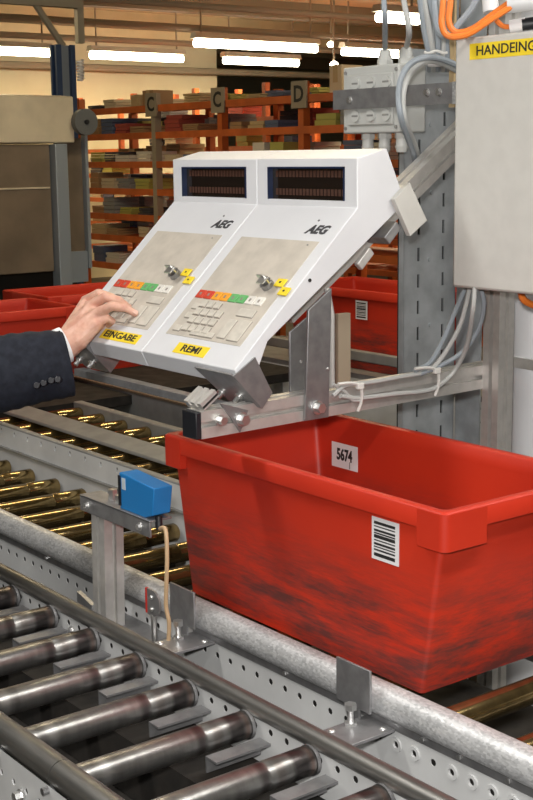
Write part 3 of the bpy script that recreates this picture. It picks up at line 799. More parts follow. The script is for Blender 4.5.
# ================================================================== TERMINALS
XR = -1.905
B = V((XR, 1.384, 1.219)); T = V((XR, 1.679, 1.50))
E_ = (T - B); LS = E_.length; E_.normalize(); NN = V((1, 0, 0)).cross(E_)
if NN.z < 0: NN = -NN
UX = V((1, 0, 0))
def S(u, v, h=0.0):                    # point on the sloping face: u from the right side, v up the slope
    return B + UX * u + E_ * v + NN * h
def slab(u0, u1, v0, v1, h0, h1):
    c = S((u0+u1)/2, (v0+v1)/2, (h0+h1)/2)
    return MB().obox(c, UX * abs(u1-u0)/2, E_ * abs(v1-v0)/2, NN * abs(h1-h0)/2)
W = 0.3165
def make_terminal(du, label, sticker, su0, su1, keyset):
    x1 = XR + du; x0 = x1 - W + .0012
    t = thing('data_terminal', label, 'terminal', (x1 - W/2, 1.45, 1.19), 'white industrial terminals')
    prof = [(1.384,1.219),(1.679,1.50),(1.679,1.593),(1.754,1.611),(1.797,1.522),(1.782,1.49),(1.46,1.264),(1.436,1.212),(1.405,1.186),(1.399,1.187)]
    # housing with an opening for the display
    wu0, wu1, wz0, wz1 = x0 + .036, x1 - .038, 1.512, 1.577
    mb = MB()
    n = len(prof)
    vs = [(x0, y, z) for y, z in prof] + [(x1, y, z) for y, z in prof]
    fs = [tuple(range(n)), tuple(range(2*n-1, n-1, -1))] + [(i, n+i, n+(i+1)%n, (i+1)%n) for i in range(n) if i != 1]
    mb.add(vs, fs)
    y = 1.679
    o_ = [(x0,y,1.50),(x1,y,1.50),(x1,y,1.593),(x0,y,1.593)]; i_ = [(wu0,y,wz0),(wu1,y,wz0),(wu1,y,wz1),(wu0,y,wz1)]
    b_ = [(px, y + .022, pz) for px, _, pz in i_]
    mb.add(o_ + i_ + b_, [(0,1,5,4),(1,2,6,5),(2,3,7,6),(3,0,4,7),(4,5,9,8),(5,6,10,9),(6,7,11,10),(7,4,8,11),(8,9,10,11)])
    me = mb.mesh('housing', 'white_paint', 30)
    bm = bmesh.new(); bm.from_mesh(me); bmesh.ops.remove_doubles(bm, verts=bm.verts, dist=1e-5); bmesh.ops.recalc_face_normals(bm, faces=bm.faces); bm.to_mesh(me); bm.free()
    me.shade_smooth(); me.set_sharp_from_angle(angle=math.radians(25))
    hs = part('housing', me, None, t, bevel=.0018)
    d = part('display', MB().box((wu0, y + .012, wz0), (wu1, y + .0215, wz1)), 'glass_dark', t)
    part('display_frame', MB().box((wu0, y - .001, wz0), (wu0 + .002, y + .02, wz1)).box((wu0, y - .001, wz1 - .003), (wu1, y + .02, wz1)).box((wu1 - .003, y - .001, wz0), (wu1, y + .02, wz1)), 'bezel', d)
    segm = MB().box((-.0036, 0, -.0065), (.0036, .001, .0065)).mesh('segment', 'segment', 0)
    for rz in (1.563, 1.527):
        for k in range(20):
            o = partc('segment', segm, (wu0 + .012 + (k + .5) * (wu1 - wu0 - .022) / 20, y + .0105, rz), d)
    # membrane panel inlaid in the slope
    mp = part('keypad_panel', slab(du-.282, du-.034, .052, .316, -.004, .0009), 'membrane', t, smooth=0)
    cols = ['key_red','key_red','key_orange','key_orange','key_green','key_green','key_white','key_white']
    for k in range(8):
        u0 = du - .277 + k * .0275
        o = part('function_key', slab(u0, u0 + .0235, .148, .168, .0005, .0035), cols[k], mp, bevel=.0008)
        part('key_mark', slab(u0 + .009, u0 + .014, .154, .161, .0030, .0039), 'key_line', mp, smooth=0)
    # number keys: three columns by four rows, then wider keys
    kk = MB().obox((0,0,0), UX * .0088, E_ * .0078, NN * .0016).mesh('number_key', 'key_beige', 0)
    kf = MB().obox((0,0,0), UX * .0094, E_ * .0084, NN * .0007).mesh('key_frame', 'key_line', 0)
    for r in range(4):
        for c in range(4):
            if r == 0 and c == 3: continue
            cu, cv = du - .232 + c * .0235, .135 - r * .0205
            partc('key_frame', kf, S(cu + .001, cv - .0012, .0012), mp)
            partc('number_key', kk, S(cu, cv, .0026), mp)
    for (u0, u1, v0, v1) in ((-.11, -.06, .118, .136), (-.118, -.094, .062, .108), (-.085, -.05, .060, .11), (-.205, -.13, .058, .070), (-.262, -.243, .120, .134), (-.262, -.243, .096, .110), (-.268, -.246, .062, .076)):
        part('key_frame', slab(du+u0+.0005, du+u1+.0012, v0-.0012, v1, .0006, .0016), 'key_line', mp, smooth=0)
        part('wide_key', slab(du+u0, du+u1, v0, v1, .0008, .0032), 'key_beige', mp, bevel=.0008)
    # lock with a key and two yellow tags
    lk = part('key_lock', MB().cyl(S(du-.082, .197, .0005), S(du-.082, .197, .012), .013, 16), 'steel', t)
    part('key', MB().obox(S(du-.078, .196, .022), UX * .010, E_ * .0015, NN * .012).obox(S(du-.070, .19, .028), UX * .011, E_ * .009, NN * .001), 'zinc', lk)
    part('key_ring', MB().tube([S(du-.066 + .010*math.cos(a*.5236), .192 + .010*math.sin(a*.5236), .018) for a in range(13)], .0012, 6), 'steel', lk)
    for cu, cv in ((-.050, .206), (-.022, .187)):
        part('yellow_tag', MB().obox(S(du+cu, cv, .004), UX * .0135, (E_ * .0095), NN * .0015), 'yellow', lk, bevel=.001)
        part('tag_mark', MB().obox(S(du+cu, cv, .0058), UX * .0025, (E_ * .002), NN * .0004), 'ink', lk, smooth=0)
    # lettering
    part('lettering', text_mesh('AEG', .030, S(du-.066, .3455, .0003), UX, E_, 'logo_ink', shear=.28, bold=.0011, width=.066), None, t)
    part('screw', MB().cyl(S(du-.082, .37, 0), S(du-.082, .37, .0015), .0025, 8), 'steel', t)
    part('screw', MB().cyl(S(du-.06, .306, .001), S(du-.06, .306, .002), .002, 8), 'steel', t)
    st = part('sticker', slab(du+su0, du+su1, .012, .037, .0001, .0011), 'yellow', t, smooth=0)
    part('lettering', text_mesh(sticker, .022, S(du+(su0+su1)/2, .0245, .0011), UX, E_, 'ink', bold=.0004, width=(su1-su0)*(.58 if len(sticker) < 5 else .84)), None, st)
    part('screw', MB().cyl((x1, 1.56, 1.37), (x1 + .002, 1.56, 1.37), .0035, 10), 'ink', t)
    return t
make_terminal(0.0, 'white terminal with the sticker REMI, right one of the pair', 'REMI', -.217, -.113, 0)
make_terminal(-W, 'white terminal under the hand, left one of the pair, its yellow sticker partly covered', 'EINGABE', -.180, -.037, 0)
# bent corner brackets that carry the terminals
def corner_bracket(xr, label):
    t = thing('corner_bracket', label, 'bracket', S(xr - XR, -.01, -.09), 'bent corner brackets')
    part('front_plate', MB().prism([S(xr-XR-.118, -.0135, .004), S(xr-XR, -.0135, .003), S(xr-XR-.0, -.0135, -.092), S(xr-XR-.10, -.0135, -.092)], E_, .0035), 'steel_plate', t)
    part('side_plate', MB().prism([S(xr-XR, -.0135, -.0), S(xr-XR, .043, -.012), S(xr-XR, .022, -.09), S(xr-XR, -.0135, -.092)], UX, .004), 'steel_plate', t)
    for u in (-.098, -.042):
        a = S(xr-XR+u, -.0135, -.066)
        part('screw', MB().cyl(a, a - E_ * .015, .0055, 10).cyl(a, a - E_ * .004, .009, 12), 'zinc', t)
    return t
corner_bracket(XR + .006, 'bent steel corner bracket under the right terminal')
corner_bracket(XR - 2*W + .10, 'bent steel corner bracket under the left terminal below the hand')
t = thing('clamp_plate', 'pale flat clamp plate at the upper back of the right terminal', 'bracket', S(.02, .49, -.1))
part('plate', MB().prism([S(.003, .476, -.046), S(.003, .527, -.052), S(.003, .510, -.139), S(.003, .457, -.129)], UX, .012), 'cabinet', t, bevel=.001)
part('arm', MB().obox(S(-.03, .438, -.100), UX * .032, E_ * .022, NN * .010), 'steel_plate', t, bevel=.002)
part('clip', MB().obox(S(-.004, .355, -.085), UX * .006, E_ * .022, NN * .009), 'alu', t, bevel=.002)

# ================================================================== PERFORATED COLUMN, JUNCTION BOX, CABINET
t = thing('slotted_column', 'tall galvanised steel column with rows of slots behind the terminals', 'column', (-2.24, 2.16, 0))
cells = []
z = 0.0
while z < 1.78:
    for (a, b) in ((2.08, 2.16), (2.16, 2.245)):
        cy = 2.126 if a < 2.1 else 2.205
        cells.append((a, b, z, z + .061, ('r', cy, z + .03, .0038, .0155)))
    z += .061
part('front_web', perf(MB(), (-2.2, 0, 0), (0, 1, 0), (0, 0, 1), cells, .004), 'column_steel', t, smooth=0)
part('flange', MB().box((-2.215, 2.078, 0), (-2.2, 2.081, z)), 'column_steel', t)
part('flange', MB().box((-2.215, 2.244, 0), (-2.2, 2.247, z)), 'column_steel', t)
part('back_web', MB().box((-2.219, 2.078, 0), (-2.215, 2.247, z)), 'dark', t)
for i in range(6):
    part('rivet', MB().cyl((-2.2, 2.165 - .005 * (i % 2), .9 + i * .153), (-2.197, 2.165 - .005 * (i % 2), .9 + i * .153), .005, 10), 'column_steel', t)
part('upper_mast', MB().box((-2.219, 2.165, z), (-2.2, 2.247, 2.7)), 'column_steel', t)
part('side_flange', MB().box((-2.2, 2.251, .8), (-2.12, 2.255, 2.5)), 'column_steel', t)
# perforated foot below the profile beam
cells = [(2.20 + i*.03, 2.23 + i*.03, .86 + j*.06, .92 + j*.06, ('r', 2.215 + i*.03, .89 + j*.06, .003, .013)) for i in range(4) for j in range(4)]
part('foot_plate', perf(MB(), (-2.06, 0, 0), (0, 1, 0), (0, 0, 1), cells, .003), 'column_steel', t, smooth=0)

YS = 1.966
t = thing('mounting_strip', 'drilled steel strip crossing in front of the grey junction box', 'bracket', (-2.1, YS, 1.70))
q0, q1 = pix(333, 93, 1, YS), pix(458, 84, 1, YS)
part('strip', MB().box((q0.x, YS, 1.699), (q1.x, YS + .004, 1.7385)).box((q0.x, YS, 1.7385), (q1.x, YS + .02, 1.7415)), 'steel_plate', t)
part('end_bracket', MB().box((q1.x - .012, YS - .004, 1.698), (q1.x + .006, YS + .10, 1.742)), 'galvanised', t)
for px_, py_ in ((349.5, 100), (427, 92.5), (439, 92)):
    p = pix(px_, py_, 1, YS); bolt(t, p, (0, -1, 0), .006, .006)
j0, j1 = pix(343, 68, 1, 1.985), pix(395, 61, 1, 1.985); jb = pix(346, 134, 1, 1.985)
jx0, jx1, jz0, jz1 = j0.x, j1.x + .012, jb.z, j0.z
t = thing('junction_box', 'light grey junction box with cable glands left of the column', 'box', (j0.x, 2.0, jz0))
part('base', MB().box((jx0, 1.985, jz0), (jx1, 2.066, jz1)), 'junction', t, bevel=.004)
part('cover', MB().box((jx0 + .022, 1.979, jz0 + .018), (jx1 - .014, 1.986, jz0 + .058)).box((jx0 + .022, 1.979, jz1 - .055), (jx1 - .014, 1.986, jz1 - .018)), 'junction', t, bevel=.002)
for row in (jz0 + .038, jz1 - .037):
    for k in range(3):
        x = jx0 + .052 + k * .05
        g = part('plug', MB().cyl((x, 1.979, row), (x, 1.974, row), .013, 16), 'gland', t)
        part('plug_slot', MB().box((x - .010, 1.9735, row - .002), (x + .010, 1.9745, row + .002)), 'grey_paint', g)
for k in range(4):
    part('screw', MB().cyl((jx0 + .010 if k % 2 else jx1 - .007, 1.985, jz0 + .012 if k < 2 else jz1 - .012), (jx0 + .010 if k % 2 else jx1 - .007, 1.982, jz0 + .012 if k < 2 else jz1 - .012), .004, 8), 'grey_paint', t)
GL = []
for k in range(3):
    x = jx0 + .045 + k * .055
    g = MB().cyl((x, 2.02, jz0 + .001), (x, 2.02, jz0 - .012), .016, 6).cyl((x, 2.02, jz0 - .012), (x, 2.02, jz0 - .028), .013, 14).cyl((x, 2.02, jz0 - .028), (x, 2.02, jz0 - .042), .015, 14, .011)
    part('cable_gland', g, 'gland', t); GL.append(V((x, 2.02, jz0 - .042)))
GT = []
for px_ in (385, 408):
    p = pix(px_, 60, 1, 2.02); x = min(p.x, jx1 - .014)
    part('cable_gland', MB().cyl((x, 2.02, jz1 - .001), (x, 2.02, jz1 + .012), .018, 6).cyl((x, 2.02, jz1 + .012), (x, 2.02, jz1 + .034), .016, 14, .011), 'gland', t); GT.append(V((x, 2.02, jz1 + .034)))

YC = 1.9
cx0 = (pix(460, 40, 1, YC).x + pix(447, 285, 1, YC).x) / 2
cz0, cz1 = pix(449, 287, 1, YC).z, pix(462, 38, 1, YC).z
t = thing('control_cabinet', 'light grey control cabinet with a yellow sticker, right edge of the picture', 'cabinet', (cx0 + .2, 1.97, cz0))
part('body', MB().box((cx0 + .004, YC + .018, cz0 + .003), (cx0 + .44, 2.034, cz1 - .003)), 'cabinet', t, bevel=.004)
part('door', MB().box((cx0, YC, cz0), (cx0 + .444, YC + .016, cz1)), 'cabinet', t, bevel=.006)
s0, s1 = pix(470, 44, 1, YC), pix(470, 60, 1, YC)
st = part('sticker', MB().box((s0.x, YC - .0008, s1.z), (s0.x + .235, YC, s0.z)), 'yellow', t, smooth=0)
part('lettering', text_mesh('HANDEINGABE', .026, (s0.x + .0165, YC - .0008, (s0.z + s1.z)/2), (1,0,0), (0,0,1), 'ink', bold=.0002, align='LEFT', width=.198), None, st)
part('mounting_ear', MB().box((cx0 - .0, 2.034, cz0 + .05), (cx0 + .05, 2.0352, cz0 + .09)), 'steel_plate', t)
# conduit pipe right of the post
pa = pix(513, 380, 1, 2.2); pb = pix(548, 380, 1, 2.2)
pr = (pb.x - pa.x) * .42
t = thing('drain_pipe', 'pale grey upright pipe beside the aluminium post', 'pipe', ((pa.x + pb.x)/2, 2.2, 0))
part('pipe', MB().cyl(((pa.x+pb.x)/2, 2.2, 0), ((pa.x+pb.x)/2, 2.2, 2.2), .046, 28), 'pipe', t)
cl = pix(507, 361, 1, 2.15)
part('clamp', MB().box((cl.x - .004, 2.148, cl.z - .011), (cl.x + .11, 2.156, cl.z + .011)), 'alu', t)
part('clamp_foot', MB().box((cl.x - .006, 2.083, cl.z - .011), (cl.x + .002, 2.156, cl.z + .011)), 'alu', t)

# ================================================================== CABLES
def cable(pts, r, m, label, name='cable', group='loose cables at the cabinet'):
    return single(name, MB().tube(spline(pts, 8), r, 8), m, label, 'cable', group)
D = 2.72
cable([GT[0], pxd(385, 20, D), pxd(384, -10, D), pxd(390, -60, D)], .0058, 'cable_grey', 'blue grey cable rising from the left top gland of the junction box')
cable([GT[1], pxd(409, 30, D), pxd(403, -5, D), pxd(396, -60, D)], .0062, 'cable_light', 'light grey cable rising from the right top gland of the junction box')
cable([pxd(419, 178, 2.86), pxd(412, 150, 2.72), pxd(401, 118, 2.6), pxd(399, 88, 2.6), pxd(408, 66, 2.6), pxd(428, 57, 2.6), pxd(452, 63, 2.68), pxd(470, 75, 2.72)], .0062, 'cable_grey', 'outer blue grey cable looping over the steel strip', )
cable([pxd(423, 176, 2.88), pxd(416, 148, 2.74), pxd(405, 118, 2.63), pxd(404, 90, 2.63), pxd(413, 70, 2.63), pxd(430, 61, 2.63), pxd(452, 68, 2.7), pxd(470, 79, 2.74)], .0058, 'cable_light', 'inner light grey cable looping over the steel strip')
for k, (x0, x1, x2, m, w) in enumerate(((424, 429, 433, 'cable_light', .0065), (430, 437, 438, 'cable_grey', .006), (441, 445, 443, 'cable_light', .006), (447, 446, 447, 'cable_grey', .006), (420, 424, 429, 'cable_grey', .006))):
    cable([pxd(x2, 70, 2.80), pxd(x2, 64, 2.765), pxd(x2, 54, 2.74), pxd(x1, 30, 2.72), pxd(x0, 0, 2.7), pxd(x0 - 6, -50, 2.7)], w, m,
          ['light grey cable running down the column, leftmost but one', 'blue grey cable down the column between two light ones', 'light grey cable down the column in the middle of the bundle', 'blue grey cable down the column, rightmost of the bundle', 'blue grey cable down the column, leftmost of the bundle'][k])
cable([pxd(486, -30, 2.55), pxd(475, 2, 2.55), pxd(458, 25, 2.56), pxd(446, 36, 2.57), pxd(438, 30, 2.6), pxd(434, 5, 2.62), pxd(432, -40, 2.62)], .0065, 'cable_grey', 'blue grey cable looping in front of the orange cables')
cable([pxd(446, -30, 2.5), pxd(443, 5, 2.5), pxd(442, 25, 2.5), pxd(449, 36, 2.5), pxd(468, 34, 2.5), pxd(490, 20, 2.5), pxd(512, 6, 2.5)], .0062, 'cable_orange', 'left strand of the orange cable pair above the cabinet')
cable([pxd(453, -30, 2.52), pxd(450, 5, 2.52), pxd(449, 22, 2.52), pxd(456, 32, 2.52), pxd(472, 29, 2.52), pxd(492, 15, 2.52), pxd(512, 1, 2.52)], .0062, 'cable_orange', 'right strand of the orange cable pair above the cabinet')
cable([pxd(496, 20, 2.56), pxd(503, 26, 2.56), pxd(514, 27, 2.56)], .005, 'cable_orange', 'short orange cable entering the white plug')
single('cable_conduit', MB().tube(spline([pxd(507, 4, 2.51), pxd(533, 1, 2.5), pxd(580, -6, 2.48)]), .018, 14), 'pipe', 'thick pale conduit swallowing the orange cables above the cabinet', 'conduit')
t = thing('plug_connector', 'white plug with black end lying on the cabinet', 'plug', pxd(520, 28, 2.56))
part('shell', MB().cyl(pxd(510, 27, 2.56), pxd(526, 24, 2.55), .013, 14), 'paper', t)
part('sleeve', MB().cyl(pxd(522, 24.8, 2.55), pxd(548, 21, 2.54), .012, 14), 'black_plastic', t)
single('cable_sleeve', MB().cyl(pxd(491, 12, 2.62), pxd(489, -14, 2.62), .016, 14), 'paper', 'white cable sleeve at the top edge above the orange cables', 'sleeve')
single('yellow_strip', MB().obox(pxd(453, 30, 2.79), (.007, 0, 0), (0, .003, 0), (0, 0, .16)), 'goods_tan', 'tan upright strip behind the orange cables', 'strip')
# strap round the bundle
single('cable_tie', MB().tube([pxd(424 + k * 2.6, 52 + 1.2 * math.sin(k), 2.715) for k in range(10)], .003, 6), 'tie', 'pale cable tie round the bundle above the junction box', 'cable tie')
single('cable_grommet', MB().obox(pxd(439, 65, 2.745), RT * .024, UP * .004, FW * .004), 'paper', 'pale oval opening edge in the column above the strip', 'grommet', bevel=.003)
# cables that drop from the cabinet to the beam
DB = 2.62
low = [([(470, 286), (466, 305), (458, 330), (440, 360), (425, 372), (400, 377), (372, 382), (345, 386), (333, 396)], .0048, 'cable_light', 'pale cable from cabinet to beam, longest of the lower bundle', 2.66),
       ([(475, 286), (473, 310), (467, 345), (455, 370), (440, 385), (425, 391), (395, 394), (360, 398), (340, 396)], .0048, 'cable_light', 'pale cable from cabinet running in the beam groove', 2.60),
       ([(466, 286), (455, 312), (443, 340), (430, 362), (415, 371)], .0050, 'cable_grey', 'blue grey cable from cabinet to beam, steepest of the lower bundle', 2.70),
       ([(480, 286), (484, 305), (478, 330), (462, 352), (440, 366), (420, 374)], .0050, 'cable_grey', 'blue grey cable bulging nearest to the aluminium post', 2.66),
       ([(333, 384), (345, 392), (352, 400), (362, 400)], .0035, 'cable_light', 'thin pale cable looping behind the strut plate', 2.47)]
for pts, r, m, lab, d in low:
    P2 = []
    for i, (x, y) in enumerate(pts):
        base = pix(x, y, 0, XBm + .0225 + .008)       # runs along the beam's face
        top = pxd(x, y, d); f = min(1, max(0, (372 - y) / 60.0)) if pts[0][1] == 286 else 0
        P2.append(base * (1 - f) + top * f)
    cable(P2, r, m, lab, group='cables below the cabinet')
for px_, lab in ((360, 'white cable tie on the beam beside the strut plate'), (437, 'white cable tie on the beam near the post')):
    dy = -.2 * (px_ - 360)
    pts = [pix(px_ - 22, 384 + dy, 0, -1.896), pix(px_ - 8, 383 + dy, 0, -1.893), pix(px_, 386 + dy, 0, -1.892), pix(px_ + 2, 393 + dy, 0, -1.894), pix(px_ + 1, 403 + dy, 0, -1.899), pix(px_ - 2, 411 + dy, 0, -1.904)]
    tt = thing('cable_tie', lab, 'cable tie', pts[2], 'cable ties on the beam')
    part('strap', MB().tube(spline(pts, 6), .0032, 6), 'tie', tt)
    part('head', MB().obox(pts[2], (.004, 0, 0), (0, .008, 0), (0, 0, .006)), 'tie', tt, bevel=.001)
cable([pxd(520, 286, 2.60), pxd(524, 300, 2.60), pxd(540, 308, 2.62)], .007, 'cable_orange', 'orange cable showing under the cabinet at the right edge', group='cables below the cabinet')

# ================================================================== SENSOR POST AND HOLD-DOWN BRACKETS
t = thing('sensor_post', 'aluminium post with angle strip carrying the blue sensor', 'post', (-2.25, 1.30, .69))
part('profile', profile_bar((-2.262, 1.312, .66), (-2.254, 1.312, .912), .050, .045, (1, 0, 0)), 'alu', t, smooth=0)
part('angle_strip', MB().box((-2.315, 1.284, .898), (-2.05, 1.2885, .930)).box((-2.315, 1.284, .927), (-2.05, 1.335, .931)), 'steel_plate', t, bevel=.0008)
part('foot_plate', MB().box((-2.33, 1.255, .652), (-2.12, 1.374, .660)), 'steel_plate', t, bevel=.001)
part('foot_bracket', MB().prism([(-2.345, 1.285, .66),(-2.345, 1.285, .715),(-2.285, 1.285, .70),(-2.285, 1.285, .66)], (0,1,0), .01), 'steel_plate', t)
for x in (-2.285, -2.085): bolt(t, (x, 1.284, .913), (0, -1, 0), .006, .007)
bolt(t, (-2.17, 1.27, .66), (0, 0, 1), .008, .014)
bolt(t, (-2.14, 1.30, .66), (0, 0, 1), .008, .012)
part('bolt', MB().cyl((-2.235, 1.315, .931), (-2.235, 1.315, .952), .010, 6).cyl((-2.205, 1.31, .931), (-2.205, 1.31, .947), .008, 6), 'zinc', t)
t.location.z -= .008
t = thing('light_sensor', 'blue box-shaped light sensor on the strip in front of the crate', 'sensor', (-2.1, 1.31, .93))
part('case', MB().prism([(-2.166, 1.290, .931), (-2.075, 1.290, .931), (-2.050, 1.290, .940), (-2.040, 1.290, .995), (-2.166, 1.290, 1.004)], (0, 1, 0), .042), 'blue', t, bevel=.002)
part('lens', MB().box((-2.168, 1.288, .938), (-2.160, 1.332, .998)), 'black_plastic', t)
part('label', MB().box((-2.156, 1.2893, .972), (-2.143, 1.290, .995)), 'blue_label', t)
sensor = t
cn = pix(158.5, 515, 1, 1.305)
part('connector', MB().cyl((cn.x, 1.305, .937), (cn.x + .004, 1.303, .912), .007, 12), 'black_plastic', t)
sensor.location.z -= .008
cable([(cn.x + .004, 1.303, .906)] + [pix(x, y, 1, yy) for x, y, yy in ((165.5, 530, 1.300), (167, 555, 1.297), (166.5, 580, 1.295), (166, 605, 1.297), (169, 622, 1.30), (168.5, 640, 1.305))], .0042, 'cable_beige', 'thin beige cable hanging from the blue sensor', group='sensor cable')
def hold_down(dx, label):
    t = thing('guide_bracket', label, 'bracket', (-1.5 + dx, 1.33, .69), 'upright guide brackets')
    part('upright_plate', MB().box((-1.583 + dx, 1.348, .705), (-1.499 + dx, 1.353, .780)), 'steel_plate', t, bevel=.0012)
    part('plate_tail', MB().box((-1.556 + dx, 1.3485, .685), (-1.526 + dx, 1.3525, .706)), 'steel_plate', t)
    bp = part('base_plate', MB().box((-1.533 + dx, 1.268, .682), (-1.462 + dx, 1.370, .688)), 'steel_plate', t, bevel=.001)
    bx_ = -1.520 + dx
    part('bolt', MB().cyl((bx_, 1.325, .688), (bx_, 1.325, .722), .0055, 10).cyl((bx_, 1.325, .688), (bx_, 1.325, .693), .011, 6).cyl((bx_, 1.325, .714), (bx_, 1.325, .724), .0105, 6), 'zinc', t, smooth=30)
    for (x, y) in ((-1.52, 1.285), (-1.475, 1.355)):
        part('screw', MB().sphere((x + dx, y, .688), .0065, 10, 6, (1, 1, .6)), 'zinc', bp)
    return t
hold_down(0.0, 'upright grey plate with bolt below the near corner of the crate')
hold_down(-.503, 'upright grey plate with bolt beside the beige sensor cable')
t = thing('reflector_bracket', 'rounded steel tab with a red edge between sensor post and plate', 'bracket', (-2.06, 1.28, .66))
rc = pix(153, 603, 1, 1.29)
disc = [(rc.x + .026*math.cos(a), 1.288, rc.z + .026*math.sin(a)) for a in [math.radians(-90 + 180*k/12) for k in range(13)]] + [(rc.x - .018, 1.288, rc.z + .026), (rc.x - .018, 1.288, rc.z - .026)]
part('tab', MB().prism(disc, (0, 1, 0), .004), 'steel_plate', t)
part('red_edge', MB().box((rc.x - .023, 1.287, rc.z - .024), (rc.x - .018, 1.293, rc.z + .026)), 'red_paint', t)
part('stem', MB().cyl((rc.x - .002, 1.292, .66), (rc.x - .002, 1.292, rc.z - .024), .006, 8), 'zinc', t)
part('foot', MB().box((rc.x - .03, 1.27, .655), (rc.x + .03, 1.370, .662)), 'steel_plate', t)
for dz in (-.012, .012): part('screw', MB().sphere((rc.x, 1.287, rc.z + dz), .0045, 8, 6), 'zinc', t)
part('rib', MB().box((rc.x + .008, 1.355, .662), (rc.x + .016, 1.370, .70)), 'alu', t)

# ================================================================== ARM AND HAND
def ph(x, y, h):                        # point h above the terminal's sloping face on the pixel's ray
    r = ray(x, y); return CAM + r * ((B + NN * h - CAM).dot(NN) / r.dot(NN))
arm = thing('person', 'outstretched right arm in a dark navy suit sleeve, fingers on the keypad', 'person', (-2.6, .80, 1.2))
J = {'index': [(86, 301, .048), (99, 293.5, .053), (112, 297.5, .033), (121, 304, .009)],
     'middle': [(91, 306, .053), (105, 297, .055), (119, 300.5, .034), (128, 307, .009)],
     'ring': [(95, 314, .050), (112, 306, .049), (126, 308, .027), (135, 313.5, .008)],
     'little': [(95, 323, .040), (107, 318.5, .032), (112, 321, .017), (108, 325, .009)],
     'thumb': [(80, 330, .026), (92, 332, .016), (101, 325, .009)]}
RAD = {'index': (.0125, .0105, .0092, .0075), 'middle': (.0125, .0108, .0094, .0076), 'ring': (.0122, .0104, .0092, .0074), 'little': (.0115, .0092, .0080, .0066), 'thumb': (.014, .0115, .0095)}
wrist = ph(66, 343.5, .042)
JP = {k: [ph(*a) for a in v] for k, v in J.items()}
mb = MB()
def limb(pts, rad, n=12):
    P = [V(p) for p in pts]
    for i in range(len(P) - 1):
        mb.cyl(P[i], P[i+1], rad[i], n, rad[i+1])
        mb.sphere(P[i+1], rad[i+1] * 1.02, 12, 8)
    mb.sphere(P[0], rad[0], 12, 8)
for k in JP: limb(JP[k], RAD[k])
for k in ('index', 'middle', 'ring', 'little'):
    limb([wrist + (JP[k][0] - wrist) * .05 - NN * .004, wrist + (JP[k][0] - wrist) * .55 - NN * .005, JP[k][0] - NN * .003], (.030, .0225, .0150))
ks = list(('index', 'middle', 'ring', 'little'))
for a, b in zip(ks[:-1], ks[1:]):
    m_ = (JP[a][0] + JP[b][0]) / 2
    limb([wrist, wrist + (m_ - wrist) * .6 - NN * .006, m_ - NN * .006 - (m_ - wrist).normalized() * .004], (.028, .0225, .0130))
limb([wrist - NN * .004, JP['thumb'][0]], (.022, .016))
limb([wrist - E_ * .010 - NN * .004, wrist + (JP['little'][0] - wrist) * .5 - E_ * .014 - NN * .006, JP['little'][0] - E_ * .004 - NN * .006], (.028, .022, .0125))
limb([wrist + E_ * .004 - NN * .004, wrist + (JP['index'][0] - wrist) * .5 + E_ * .004 - NN * .006, JP['index'][0] - NN * .006], (.026, .020, .0125))
fore = pxd(0, 371, 2.70)
fdir = (fore - wrist).normalized()
limb([wrist, wrist + fdir * .03, wrist + fdir * .12], (.030, .031, .034), 16)
hand = part('hand', mb, 'skin', arm, smooth=0)
rmod = hand.modifiers.new('remesh', 'REMESH'); rmod.mode = 'VOXEL'; rmod.voxel_size = .0018; rmod.use_smooth_shade = True
sm = hand.modifiers.new('smooth', 'SMOOTH'); sm.factor = .5; sm.iterations = 9
for k in ('index', 'middle', 'ring', 'little'):
    a, b = JP[k][2], JP[k][3]; d = (b - a).normalized(); up = (NN - d * NN.dot(d)).normalized(); sd = d.cross(up)
    c = b - d * .0015 + up * (RAD[k][3] * .90)
    part('nail', MB().obox(c, d * .0055, sd * .0048, up * .0007), 'nail', hand, bevel=.0006)
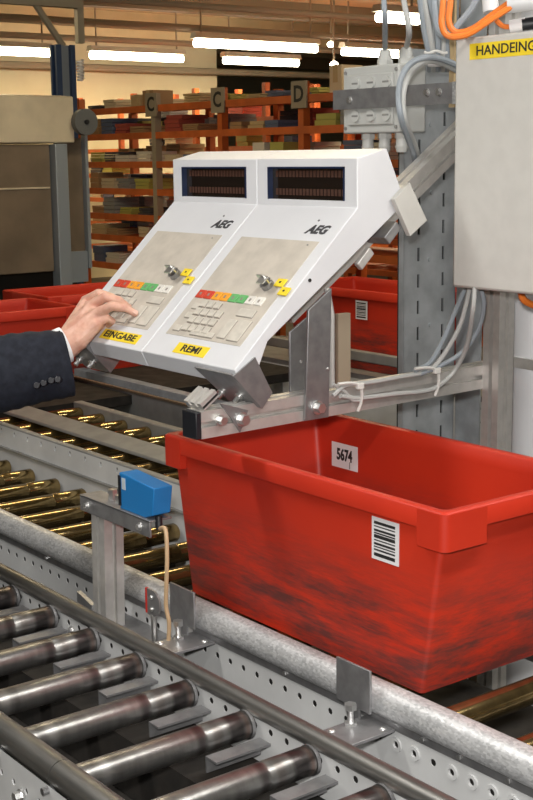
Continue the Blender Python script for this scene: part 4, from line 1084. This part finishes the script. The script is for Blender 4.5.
# sleeve, shirt cuff
elbow = fore + fdir * .155
path = [pxd(69, 363.5, 2.725), pxd(63, 364.5, 2.722), pxd(44, 366, 2.715), pxd(20, 370, 2.705), pxd(0, 374, 2.70), pxd(-30, 379, 2.685)]
el = path[-1] + (path[-1] - path[-2]).normalized() * .13
sh = V((el.x - .10, el.y - .20, el.z + .26))
path += [el, el + (sh - el) * .12 + V((-.02, -.01, -.01)), el + (sh - el) * .4, el + (sh - el) * .75, sh]
rads = [(.066, .040), (.070, .044), (.073, .050), (.077, .055), (.079, .058), (.078, .060), (.080, .066), (.080, .070), (.082, .074), (.088, .08), (.09, .085)]
def sleeve_rings(path, rads, n=36, wob=.0018, seed=3):
    rnd = random.Random(seed); rings = []; prev = None
    for i, p in enumerate(path):
        d = (path[min(i+1, len(path)-1)] - path[max(i-1, 0)]).normalized()
        if prev is None: u = (UP - d * UP.dot(d)).normalized()
        else: u = (prev - d * prev.dot(d)).normalized()
        prev = u; w = d.cross(u); a, b = rads[i]
        rings.append([p + u * a * math.cos(2*math.pi*k/n) * (1 + wob * 14 * math.sin(k * .9 + i * 1.7)) + w * b * math.sin(2*math.pi*k/n) for k in range(n)])
    return rings
fine_p, fine_r = [], []
sp_ = spline(path, 5)
for i, p in enumerate(sp_):
    f = i / 5.0; k = min(int(f), len(rads) - 2); g = f - k
    fine_p.append(p); fine_r.append((rads[k][0]*(1-g) + rads[k+1][0]*g, rads[k][1]*(1-g) + rads[k+1][1]*g))
rings = sleeve_rings(fine_p, fine_r)
inner = [[fine_p[i] + (q - fine_p[i]) * .93 for q in rings[i]] for i in (0, 6, 12)]
slv = part('sleeve', MB().loft(list(reversed(inner)) + rings), 'navy', arm, smooth=60)
ss = slv.modifiers.new('sub', 'SUBSURF'); ss.levels = 1; ss.render_levels = 1
for k, (x, y) in enumerate(((44, 383), (51.5, 380.5), (58, 379.5), (37, 385.5))):
    c = pxd(x, y, 2.655); part('button', MB().cyl(c + FW * .02, c - FW * .006, .0065, 14), 'button', slv, bevel=.001)
cp = [wrist + fdir * (.002 + .012 * i) - NN * .002 for i in range(5)]
cr_ = sleeve_rings(cp, [(.0385, .034)] * 5, wob=0)
cin = [[cp[i] + (q - cp[i]) * .95 for q in cr_[i]] for i in (0, 2)]
part('shirt_cuff', MB().loft(list(reversed(cin)) + cr_), 'shirt', arm, smooth=60)
